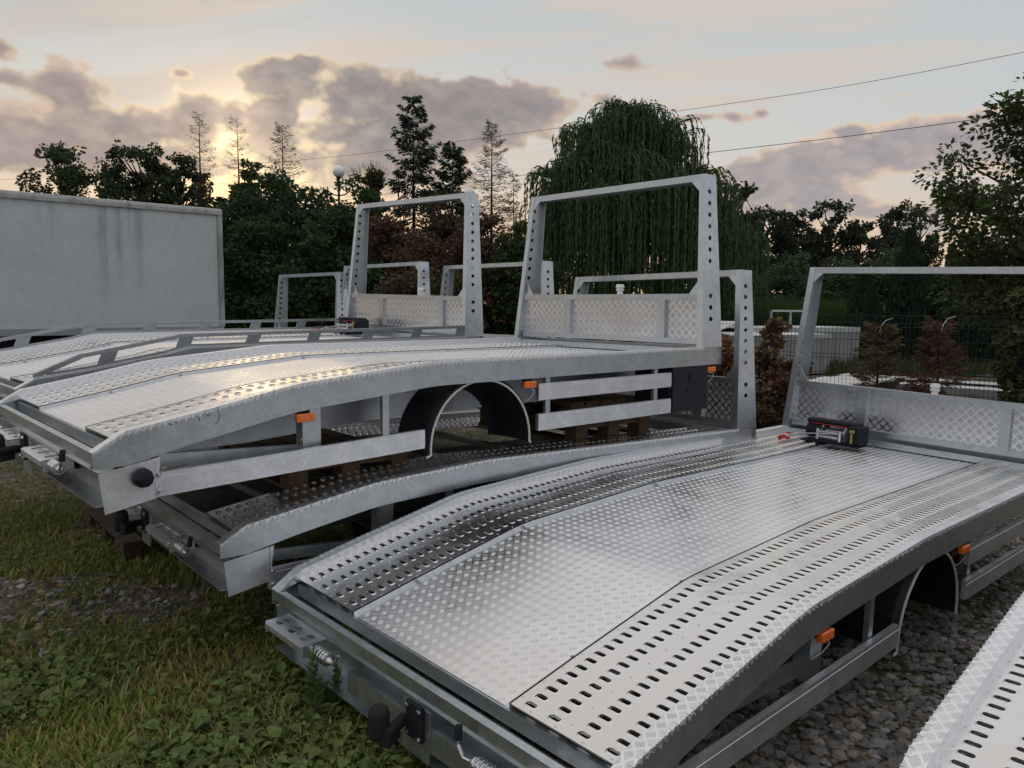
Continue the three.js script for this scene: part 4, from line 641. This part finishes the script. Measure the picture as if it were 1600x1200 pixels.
// where the ground is gravel: right of the beds and a worn patch at left
const gravelly = (x, z) => { const right = sstep(-0.6, 0.1, x * 0.74 - z * -0.67 + 0.0 - 2.2 + 0.35 * noise3(x, 2, z)); const a = onGround(40, 960); const patch = 1 - sstep(0.5, 1.25, Math.hypot((x - a.x) / 1.1, (z - a.z) / 0.62) + 0.6 * noise3(x * 1.7, 5, z * 1.7)); const under = sstep(0.35, 0.9, x + 1.0 + 0.4 * noise3(x * 1.3, 9, z * 1.3)); return clamp(Math.max(patch, under)); };
function scatter(name, label, category, geo, mat, n, seed, where, kind = 'stuff') {
  const q = rng(seed), list = []; let tries = 0;
  while (list.length < n && tries++ < n * 30) { const r = where(q); if (r) list.push(r); }
  const im = new THREE.InstancedMesh(geo, mat, list.length), m4 = new THREE.Matrix4(), e = new THREE.Euler(), qt = new THREE.Quaternion();
  list.forEach((r, i) => { e.set(r.rx ?? 0, r.ry ?? 0, r.rz ?? 0, 'YXZ'); m4.compose(V(r.x, r.y, r.z), qt.setFromEuler(e), V(r.sx, r.sy ?? r.sx, r.sz ?? r.sx)); im.setMatrixAt(i, m4); im.setColorAt(i, new THREE.Color().setRGB(...r.c)); });
  im.name = numbered(name); im.castShadow = im.receiveShadow = true; tag(im, label, category, undefined, kind); scene.add(im); return im;
}
const frame = (q, x0, x1, z0, z1) => [lerp(x0, x1, q()), lerp(z0, z1, q())];
function stone(seed) { const g = new THREE.IcosahedronGeometry(1, 1), p = g.attributes.position; for (let i = 0; i < p.count; i++) { const x = p.getX(i), y = p.getY(i), z = p.getZ(i), k = 0.78 + 0.5 * noise3(x * 1.3 + seed, y * 1.3, z * 1.3); p.setXYZ(i, x * k, y * k * 0.62, z * k); } g.computeVertexNormals(); return g; }
M.stone = std({ color: rgb(1, 1, 1), roughness: 0.9 });
const stoneCol = (q) => { const k = 0.14 + 0.24 * q() * q() + (q() < 0.05 ? 0.12 : 0), w = (q() - 0.5) * 0.12; return [k * (1.08 + w), k, k * (0.92 - w)]; };
for (const [k, n, lo, hi] of [[1, 9000, 0.010, 0.022], [2, 7000, 0.014, 0.034], [3, 1600, 0.024, 0.05]]) {
  scatter('gravel', ['fine grey gravel on the ground beside the beds', 'grey pebbles on the ground beside the beds', 'larger grey stones on the ground beside the beds'][k - 1], 'gravel', stone(k * 9), M.stone, n, 200 + k, (q) => { const left = q() < 0.45, [x, z] = left ? frame(q, -5.6, -1.4, -8.0, -2.6) : frame(q, -0.9, 4.8, -7.5, -1.2); if (q() > gravelly(x, z) * (left ? 0.4 : 1)) return q() < 0.03 && left ? mk(q, x, z, lo, hi) : null; return mk(q, x, z, lo, hi); });
}
function mk(q, x, z, lo, hi) { const s = lerp(lo, hi, q() * q()); return { x, y: gh(x, z) + s * 0.2, z, sx: s * (0.8 + 0.5 * q()), sy: s * (0.7 + 0.5 * q()), sz: s, ry: q() * 6.28, rx: (q() - 0.5) * 0.6, c: stoneCol(q) }; }
scatter('cobbles', 'rounded grey cobbles on the ground between the two nearest beds', 'gravel', stone(31), M.stone, 5200, 207, (q) => { const [x, z] = frame(q, 0.2, 3.6, -4.6, -1.3), s = lerp(0.018, 0.042, q() * q()); return { x, y: gh(x, z) + s * 0.3, z, sx: s * (0.9 + 0.5 * q()), sy: s * (0.8 + 0.4 * q()), sz: s, ry: q() * 6.28, rx: (q() - 0.5) * 0.5, c: stoneCol(q) }; });
M.grass = new THREE.MeshPhysicalMaterial({ color: rgb(1.5, 1.5, 1.4), roughness: 0.7, transmission: 0.45, thickness: 0, side: THREE.DoubleSide, specularIntensity: 0.4 });
const bladeG = (() => { const b = new MB(), w = [0.011, 0.010, 0.007, 0.0], P = [[0, 0], [0.4, 0.06], [0.75, 0.22], [1, 0.5]]; for (let i = 0; i < 3; i++) { const [h0, f0] = P[i], [h1, f1] = P[i + 1]; if (w[i + 1]) b.quad([-w[i], h0, f0], [w[i], h0, f0], [w[i + 1], h1, f1], [-w[i + 1], h1, f1]); else b.tri([-w[i], h0, f0], [w[i], h0, f0], [0, h1, f1]); } return b.geo(); })();
const grassCol = (q, dry) => { const k = 0.6 + 0.7 * q(); return q() < dry ? [0.28 * k, 0.22 * k, 0.09 * k] : [0.125 * k + 0.07 * q(), 0.165 * k + 0.03, 0.04 * k]; };
scatter('grass', 'short green grass left of the beds', 'grass', bladeG, M.grass, 72000, 301, (q) => { const d = 2.3 + 6.5 * q() * q(), x = lerp(-0.90, 0.02, q()) * d + 0.3, z = -d; if (q() < gravelly(x, z) * 0.93) return null; const t = 0.5 + noise3(x * 1.4, 4, z * 1.4); if (q() > 0.35 + t) return null; const s = 0.03 + 0.06 * q() * t + (q() < 0.04 ? 0.05 : 0); return { x, y: gh(x, z) - 0.004, z, sx: 0.35 + 0.35 * q(), sy: s, sz: s, ry: q() * 6.28, rx: (q() - 0.3) * 0.5, c: grassCol(q, 0.26 + 0.35 * noise3(x, 7, z)) }; });
const leafG = (() => { const b = new MB(), N = 5, P = (i, s) => { const t = i / N, w = 0.34 * Math.pow(Math.sin(Math.PI * Math.pow(t, 0.75)), 0.8) * (1 + 0.12 * Math.sin(t * 19)); return [s * w, 0.10 * Math.abs(s) * w / 0.3 + 0.28 * Math.sin(t * 2.6), t]; }; for (let i = 0; i < N; i++) { for (const s of [-1, 1]) { b.flip = s < 0; b.quad(P(i, 0), P(i, s), P(i + 1, s), P(i + 1, 0)); } } return b.geo(); })();
const weedWhere = (lo, hi, dens) => (q) => { const d = 2.3 + 4.2 * q(), x = lerp(-0.82, 0.05, q()) * d + 0.2, z = -d; const wd = sstep(-0.1, 0.25, noise3(x * 1.1 + 4, 8, z * 1.1) + dens(x, z)); if (q() > wd || q() < gravelly(x, z) * 1.2) return null; const s = lerp(lo, hi, q() * q()); return { x, y: gh(x, z) + 0.01 + 0.05 * q(), z, sx: s, sy: s, sz: s, ry: q() * 6.28, rx: -0.5 + 0.7 * q(), rz: (q() - 0.5) * 0.7, c: ((k) => [0.105 * k + 0.03 * q(), 0.155 * k, 0.045 * k])(0.6 + 0.8 * q()) }; };
scatter('weed_leaves', 'broad green weed leaves covering the ground in front of the lower bed', 'weeds', leafG, M.grass, 4400, 311, weedWhere(0.03, 0.095, (x, z) => 0.35 - Math.abs(x + 1.15) * 0.35 - Math.abs(z + 3.4) * 0.12));
scatter('clover', 'small round weed leaves among the grass', 'weeds', leafG, M.grass, 9000, 313, weedWhere(0.018, 0.045, () => 0.15));
scatter('dead_leaves', 'dry brown leaves lying in the grass', 'leaves', leafG, M.grass, 900, 317, (q) => { const d = 2.3 + 5 * q(), x = lerp(-0.72, 0.1, q()) * d + 0.2, z = -d, s = 0.02 + 0.035 * q(), k = 0.6 + 0.8 * q(); return { x, y: gh(x, z) + 0.008 + 0.03 * q(), z, sx: s, sy: s, sz: s, ry: q() * 6.28, rx: (q() - 0.5) * 0.8, rz: (q() - 0.5) * 1.2, c: [0.20 * k, 0.13 * k, 0.06 * k] }; });
// upright weeds
function weed(seed, h) { const q = rng(seed), g = new THREE.Group(), b = new MB(), lf = new LB(); b.path([[0, 0, 0], [0.01, h * 0.5, 0.008], [0.0, h, 0.015]], 0.004, 5, 0.0015); for (let i = 0; i < 70; i++) { const t = 0.1 + 0.9 * q(), a = i * 2.4, d = norm([Math.cos(a), 0.5 + q() * 0.6, Math.sin(a)]), L = (0.085 * (1.15 - t) + 0.012) * (0.7 + 0.6 * q()); lf.leaf(0.005, t * h, 0.01, d, crossN(d, [0.1, 1, 0.2]), L, L * 0.17, shade([0.07, 0.105, 0.035], q)); } part('stem', b, M.leafStem, g); part('foliage', lf.geo(), M.leaf, g); return g; }
M.leafStem = std({ color: rgb(0.09, 0.12, 0.04), roughness: 0.8 });
{ const p = onGround(492, 1128), w1 = place(weed(7, 0.34), 'tall_weed', 'tall slender weed with narrow leaves below the rear plate of the nearest bed', 'weed', V(p.x, 0, p.z)); const p2 = onGround(522, 1118), w2 = w1.clone(); place(w2, 'tall_weed', 'shorter upright weed right of the tall slender one', 'weed', V(p2.x, 0, p2.z), undefined, 2); w2.scale.setScalar(0.78); const p3 = onGround(395, 990), w3 = w1.clone(); place(w3, 'tall_weed', 'upright weed in the shade below the lower bed corner', 'weed', V(p3.x, 0, p3.z), undefined, 4); w3.scale.setScalar(0.8); }

// ---------------------------------------------------------------- wooden pallets
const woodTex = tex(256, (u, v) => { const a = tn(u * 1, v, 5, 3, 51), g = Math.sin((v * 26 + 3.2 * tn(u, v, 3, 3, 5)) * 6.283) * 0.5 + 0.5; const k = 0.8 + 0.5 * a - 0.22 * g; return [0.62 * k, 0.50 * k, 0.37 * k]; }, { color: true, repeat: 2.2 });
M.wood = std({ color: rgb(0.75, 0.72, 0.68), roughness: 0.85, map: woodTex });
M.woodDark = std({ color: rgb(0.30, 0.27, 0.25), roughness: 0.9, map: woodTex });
const pg = { board: new RoundedBoxGeometry(1.2, 0.022, 0.135, 1, 0.003), cross: new RoundedBoxGeometry(0.10, 0.022, 0.8, 1, 0.003), block: new RoundedBoxGeometry(0.125, 0.078, 0.12, 1, 0.004) };
function makePallet(mat) {
  const g = new THREE.Group();
  for (let i = 0; i < 5; i++) part('deck_board', pg.board, mat, g, [0, 0.133, -0.3325 + i * 0.16625]);
  for (const x of [-0.54, 0, 0.54]) { part('stringer_board', pg.cross, mat, g, [x, 0.111, 0]); for (const z of [-0.34, 0, 0.34]) part('block', pg.block, mat, g, [x * 0.98, 0.061, z]); }
  for (const z of [-0.34, 0, 0.34]) part('bottom_board', pg.board, mat, g, [0, 0.011, z]);
  return g;
}
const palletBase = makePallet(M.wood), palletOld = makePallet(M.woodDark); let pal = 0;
function pallet(old, label, bed, s, t, h, turn = 0) { const src = old ? palletOld : palletBase, g = pal++ < 2 && !src.parent ? src : src.clone(); const p = V(t, h, -s).applyEuler(bed.rotation).add(bed.position); place(g, 'pallet', label, 'pallet', p, undefined, bed.rotation.y + turn); return g; }
{ // on the deck of the lower bed, and on the ground below it
  const dh = 0.62 - 0.045;
  pallet(false, 'wooden pallet at the rear of the lower bed, pale block below the long guard', bedC, 0.98, 1.0, dh - 0.10); 
  pallet(false, 'wooden pallet under the front of the raised bed, blocks below the lower guard', bedC, 3.15, 1.10, dh + 0.002); pallet(false, 'wooden pallet stacked on the front one beneath the raised bed', bedC, 3.12, 1.02, dh + 0.148, 0.05);
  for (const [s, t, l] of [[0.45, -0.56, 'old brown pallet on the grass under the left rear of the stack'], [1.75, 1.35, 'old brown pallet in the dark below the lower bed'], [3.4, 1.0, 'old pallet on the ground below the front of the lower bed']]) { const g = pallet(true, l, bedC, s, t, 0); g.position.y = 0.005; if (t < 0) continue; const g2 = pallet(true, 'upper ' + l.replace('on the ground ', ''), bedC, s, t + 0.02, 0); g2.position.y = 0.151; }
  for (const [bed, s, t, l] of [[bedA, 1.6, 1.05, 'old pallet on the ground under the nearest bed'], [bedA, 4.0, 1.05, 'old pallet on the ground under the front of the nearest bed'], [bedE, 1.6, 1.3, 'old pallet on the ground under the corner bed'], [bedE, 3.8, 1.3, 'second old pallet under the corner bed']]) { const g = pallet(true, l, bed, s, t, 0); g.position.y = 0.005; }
}

// ---------------------------------------------------------------- white box truck body
const dirt = tex(1024, (u, v) => {
  let k = 0; const band = sstep(0.0, 0.05, 1 - v);
  const streak = (x, w, len, a) => { const e = Math.exp(-((((u - x) + 0.0035 * tn(u, v, 9, 3, 2)) / w) ** 2)) * a * sstep(len, 0.0, 1 - v) * (0.7 + 0.9 * tn(u, v * 0.15, 60, 3, 6)); k += Math.max(0, e); };
  for (const [x, w, l, a] of [[0.755, 0.012, 0.85, 0.55], [0.70, 0.010, 0.95, 0.5], [0.655, 0.010, 1.1, 0.45], [0.665, 0.004, 1.0, 0.4], [0.73, 0.004, 0.5, 0.4], [0.53, 0.008, 0.5, 0.3], [0.50, 0.006, 0.4, 0.2], [0.335, 0.012, 0.7, 0.55], [0.31, 0.014, 0.4, 0.35], [0.40, 0.01, 0.3, 0.2], [0.15, 0.01, 0.6, 0.4], [0.07, 0.012, 0.7, 0.4]]) streak(x, w, l, a);
  const moss = Math.max(0, tn(u, v * 0.1, 22, 4, 12)) * 1.0 * sstep(0.11, 0.02, 1 - v);
  const m = 0.87 + 0.06 * tn(u, v, 5, 4, 3) + 0.05 * tn(u, v * 0.2, 70, 2, 8) - 0.40 * Math.min(1, k + moss);
  return [m * 0.985, m * 0.995, m * 0.99];
}, { color: true });
dirt.repeat.set(1 / 7.2, 1 / 2.62); dirt.wrapS = dirt.wrapT = THREE.RepeatWrapping;
M.box = std({ color: rgb(0.69, 0.715, 0.75), roughness: 0.55, map: dirt });
M.boxCap = std({ color: rgb(0.54, 0.565, 0.58), roughness: 0.55, map: tex(512, (u, v) => { const m = 0.84 - 0.5 * Math.max(0, tn(u, v * 0.3, 18, 4, 14)); return [m, m, m * 0.97]; }, { color: true, repeat: 0.3 }) });
{
  const dR = 18.2, pr = at(345, 325, dR), pl = at(0, 296, 15.3), dir = V(pl.x - pr.x, 0, pl.z - pr.z).normalize(), top = (pr.y + pl.y) / 2, H = 2.62;
  const g = thing('box_truck', 'white box truck body streaked with dark dirt, left behind the railed bed', 'truck', V(pr.x, 0, pr.z), Math.atan2(dir.z, -dir.x)); // local -x runs to the left along the side
  const y0 = top - H, w = 7.2, D = 2.4, b = new MB(); // the side is the face z = 0 turned to the yard
  b.box(-w, -0.05, y0, top - 0.14, -0.03 - D, -0.03); for (let i = 0; i < b.u.length; i += 2) { b.u[i] += w; b.u[i + 1] -= y0; } part('side_wall', b, M.box, g);
  const cap = new MB(); cap.sweep([[0.0, -0.15], [0.022, -0.15], [0.022, -0.08], [0.0, -0.03], [-0.05, -0.006], [-0.12, 0.0], [-D, 0.0], [-D, -0.15]], [-w, 0.02], (z, h, x) => [x, top + h, z]); part('roof', cap, M.boxCap, g);
  const c = new MB(); c.box(-0.075, 0.02, y0, top - 0.15, -0.08, 0.012); c.box(-0.10, -0.09, y0, top - 0.15, -0.04, -0.024); part('corner_trim', c, M.boxCap, g);
  const rr = new MB(); rr.box(-w, 0.0, y0 - 0.14, y0, -0.06, 0.005); part('side_rail', rr, M.galvDark, g);
  const ch = new MB(); ch.box(-w, -0.4, 0.75, y0 - 0.14, -1.6, -1.4); ch.box(-w, -0.4, 0.75, y0 - 0.14, -0.9, -0.7); part('chassis', ch, M.black, g);
  for (const x of [-1.6, -2.7, -6.2]) { const wg = joined([G(new THREE.TorusGeometry(0.36, 0.13, 12, 28), x, 0.49, -0.3), G(new THREE.CylinderGeometry(0.28, 0.28, 0.16, 24), x, 0.49, -0.3, Math.PI / 2)]); part('wheel', wg, M.black, g); }
}

// ---------------------------------------------------------------- globe lamps
function globeLamp(px, py, depth, r, label) {
  const p = at(px, py, depth), g = thing('street_lamp', label, 'lamp post', V(p.x, 0, p.z)), y = p.y;
  part('pole', new MB().rod([0, 0, 0], [0, y - r, 0], 0.055, 0.035, 10), M.blackPaint, g);
  part('globe', new THREE.SphereGeometry(r, 26, 18), M.glassLamp, g, [0, y, 0]);
  part('collar', joined([G(new THREE.CylinderGeometry(r * 0.5, r * 0.35, 0.07, 16), 0, y - r + 0.01, 0), G(new THREE.CylinderGeometry(0.06, 0.06, 0.12, 12), 0, y - r - 0.2, 0)]), M.blackPaint, g);
  return [g, y];
}
{ const [g, y] = globeLamp(529, 268, 26, 0.19, 'globe street lamp with a white ball standing before the sunset trees'); const b = new MB(); for (const s of [-1, 1]) { b.path([[0, y - 0.75, 0], [s * 0.2, y - 0.72, 0], [s * 0.34, y - 0.6, 0], [s * 0.36, y - 0.48, 0]], 0.022, 6); } part('bracket', b, M.blackPaint, g); }
{ const [g, y] = globeLamp(734, 302, 26.5, 0.17, 'second globe street lamp, its white ball just over the tall left headboard'); const b = new MB().path([[0, y - 0.62, 0], [0.2, y - 0.58, 0.05]], 0.025, 6); const ar = part('bracket', b, M.white, g); part('floodlight', joined([G(new RoundedBoxGeometry(0.26, 0.16, 0.16, 2, 0.03), 0.30, y - 0.56, 0.08, 0, 0.3, 0.05), G(new RoundedBoxGeometry(0.08, 0.16, 0.08, 2, 0.02), 0.27, y - 0.7, 0.06)]), M.white, g); }

// ---------------------------------------------------------------- power lines
function wire(pts, label, r) { const c = new THREE.CatmullRomCurve3(pts); const m = part(numbered('power_line'), new THREE.TubeGeometry(c, 60, r, 5), M.black, scene); tag(m, label, 'cable'); }
wire([at(-60, 285, 75), at(200, 268, 70), at(480, 249, 62), at(760, 215, 50), at(1070, 172, 42), at(1340, 131, 36), at(1700, 62, 30)], 'upper power line crossing the sky to the right of the willow', 0.011);
wire([at(500, 318, 60), at(830, 272, 48), at(1120, 237, 39), at(1340, 211, 34), at(1565, 181, 30), at(1720, 158, 28)], 'lower power line running behind the willow to the right edge', 0.014);

// ---------------------------------------------------------------- mesh fence
M.fence = std({ color: rgb(0.009, 0.02, 0.014), roughness: 0.7 });
{
  const p0 = at(1060, 477, 12.2), p1 = at(1640, 477, 9.3), dir = V(p1.x - p0.x, 0, p1.z - p0.z), len = dir.length(), H = 1.66; dir.normalize();
  const g = thing('mesh_fence', 'dark green welded mesh fence behind the rusty shrubs', 'fence', V(p0.x, 0, p0.z), Math.atan2(-dir.z, dir.x));
  const posts = []; for (let x = 0.2; x < len + 2.5; x += 2.5) posts.push(x);
  // posts stand where the photograph has one
  const off = ((at(1253, 500, 11.15).x - p0.x) / dir.x) % 2.5; posts.forEach((_, i) => { posts[i] = off + i * 2.5 - 2.5 + (off < 0 ? 2.5 : 0); });
  for (const x of posts) { const q = part('post', new MB().box(x - 0.03, x + 0.03, 0, H + 0.05, -0.03, 0.03), M.fence, g); part('cap', new MB().box(x - 0.033, x + 0.033, H + 0.05, H + 0.062, -0.033, 0.033), M.black, q); }
  for (let i = 0; i + 1 < posts.length; i++) {
    const b = new MB(), a = posts[i] + 0.03, c = posts[i + 1] - 0.03;
    for (let x = a; x < c; x += 0.05) b.rod([x, 0.05, 0.036], [x, H + 0.03, 0.036], 0.0028, 0.0028, 4, false);
    for (const y of [0.08, 0.28, 0.48, 0.53, 0.73, 0.93, 1.13, 1.18, 1.38, 1.55, 1.60, 1.70]) b.rod([a, y, 0.042], [c, y, 0.042], 0.0035, 0.0035, 4, false);
    part('mesh_panel', b, M.fence, g);
  }
}
// ---------------------------------------------------------------- what stands beyond the fence
M.grey = std({ color: rgb(0.34, 0.35, 0.35), roughness: 0.6, map: spangle });
M.tarmac = std({ color: rgb(0.11, 0.11, 0.115), roughness: 0.9, bumpMap: groundBump, bumpScale: 0.006 });
{ const a = onGround(1290, 545), c = onGround(1760, 560), d = onGround(1760, 600), e = onGround(1290, 578); const b = new MB(); const k = (p) => [p.x, 0.03, p.z]; b.quad(k(e), k(d), k(c), k(a)); struct('road', b, M.tarmac); }
function farBed(label, pl, pr, depthW, hTop, opts = {}) { // a bed seen from its side: pl, pr are its near top corners
  const dir = V(pr.x - pl.x, 0, pr.z - pl.z), len = dir.length(); dir.normalize();
  const g = thing('truck_bed', label, 'truck bed', V(pl.x, 0, pl.z), Math.atan2(-dir.z, dir.x)), y = hTop, D = depthW;
  const st = new MB(); st.box(0, len, y - 0.14, y, -0.008, 0); st.box(0, len, y - 0.14, y, -D, -D + 0.008); part('side_beam', st, opts.side ?? M.galv, g);
  const put = (t, h, s) => [s, y - 0.006 + h, -t];
  if (opts.open) { const b = new MB(), b2 = new MB(); b.flip = b2.flip = true; const tr = (bb, a, c) => perforate(bb, [a, (a + c) / 2, c], [a + (c - a) * 0.27, a + (c - a) * 0.73], 0, len, 0.12, 0.03, 0.02, put); tr(b, 0.01, 0.5); tr(b2, D - 0.5, D - 0.01); part('perforated_track', b, M.white, g); part('perforated_track', b2, M.white, g); for (let x = 0.5; x < len; x += 0.95) part('cross_member', new MB().box(x, x + 0.06, y - 0.10, y - 0.02, -D + 0.5, -0.5), M.galv, g); part('frame_beam', new MB().box(0, len, y - 0.45, y - 0.15, -D + 0.7, -D + 0.78), M.black, g); part('frame_beam', new MB().box(0.3, len, 0.1, y - 0.15, -0.66, -0.58), M.black, g); }
  else { const b = new MB(); b.box(0.01, len - 0.01, y - 0.03, y - 0.004, -D + 0.01, -0.01); part('deck_plate', b, opts.deck ?? M.tread, g); }
  if (opts.walls) { const b = new MB(); b.box(0.02, len - 0.02, 0.05, y - 0.14, -D + 0.02, -0.02); part('side_wall', b, M.grey, g); for (let x = 0.02; x < len - 0.1; x += 0.62) part('rib', new MB().box(x, x + 0.05, 0.06, y - 0.15, -0.02, 0.006), M.grey, g); }
  if (opts.ramp) { const b = new MB(); b.sweep([[0, 0], [D * 0.9, 0], [D * 0.9, 0.03], [0, 0.03]], [0, 1], (t, h, k) => [lerp(opts.ramp[0], opts.ramp[1], k), y + lerp(0.02, opts.ramp[2], k) + h, -t - 0.05]); part('ramp', b, M.white, g); }
  if (opts.head) { const [x0, x1, hh] = opts.head, b = new MB(); for (const x of [x0, x1, (x0 + x1) / 2 + 0.1]) b.box(x - 0.03, x + 0.03, y, y + hh, -D * 0.6, -D * 0.6 + 0.06); b.box(x0 - 0.03, x1 + 0.03, y + hh - 0.06, y + hh, -D * 0.6 + 0.062, -D * 0.6 + 0.1); part('headboard', b, M.galv, g); }
  return g;
}
farBed('long grey walled bed with white ramps beyond the fence at left', at(1100, 527, 19), at(1300, 520, 21.5), 2.2, reach(1180, 524, 20), { walls: true, deck: M.white, ramp: [0.15, 1.3, 0.32] });
farBed('pale bed with a small headboard beyond the fence post', at(1170, 516, 22.5), at(1345, 514, 24), 2.0, reach(1250, 512, 23), { walls: true, deck: M.white, head: [1.7, 2.95, 0.5] });
farBed('long white open ladder bed with perforated edges lying beyond the fence', at(1270, 596, 13.6), at(1680, 622, 11.0), 1.5, reach(1450, 604, 12.2), { open: true });
farBed('grey flat bed with a dark side behind the nearest headboard', at(1240, 628, 11.6), at(1330, 640, 11.0), 1.6, reach(1290, 600, 11.2), { side: M.galvDark });
// green strip of tall grass beyond
const reedG = (() => { const b = new MB(); b.quad([-0.02, 0, 0], [0.02, 0, 0], [0.015, 0.6, 0.05], [-0.015, 0.6, 0.05]); b.tri([-0.015, 0.6, 0.05], [0.015, 0.6, 0.05], [0, 1, 0.16]); return b.geo(); })();
scatter('tall_grass', 'strip of tall green grass beyond the fence below the far bushes', 'tall grass', reedG, M.grass, 9000, 331, (q) => { const px = lerp(1080, 1330, q()), dp = 27 + 5 * q(), p = spot(px, dp), h = reach(px, 470, dp) * (0.8 + 0.3 * q()); return { x: p.x, y: 0, z: p.z, sx: 1.3, sy: h, sz: h, ry: q() * 6.28, rx: (q() - 0.5) * 0.3, c: ((k) => [0.05 * k, 0.085 * k, 0.022 * k])(0.6 + 0.7 * q()) }; });
scatter('tall_grass', 'low rough grass at the roadside beyond the fence', 'tall grass', reedG, M.grass, 6000, 333, (q) => { const px = lerp(1290, 1640, q()), dp = 21 + 6 * q(), p = spot(px, dp), h = 0.12 + 0.3 * q(); return { x: p.x, y: 0, z: p.z, sx: 0.8, sy: h, sz: h, ry: q() * 6.28, rx: (q() - 0.5) * 0.5, c: ((k) => [0.06 * k, 0.075 * k, 0.024 * k])(0.6 + 0.7 * q()) }; });
renderer.render(scene, camera);
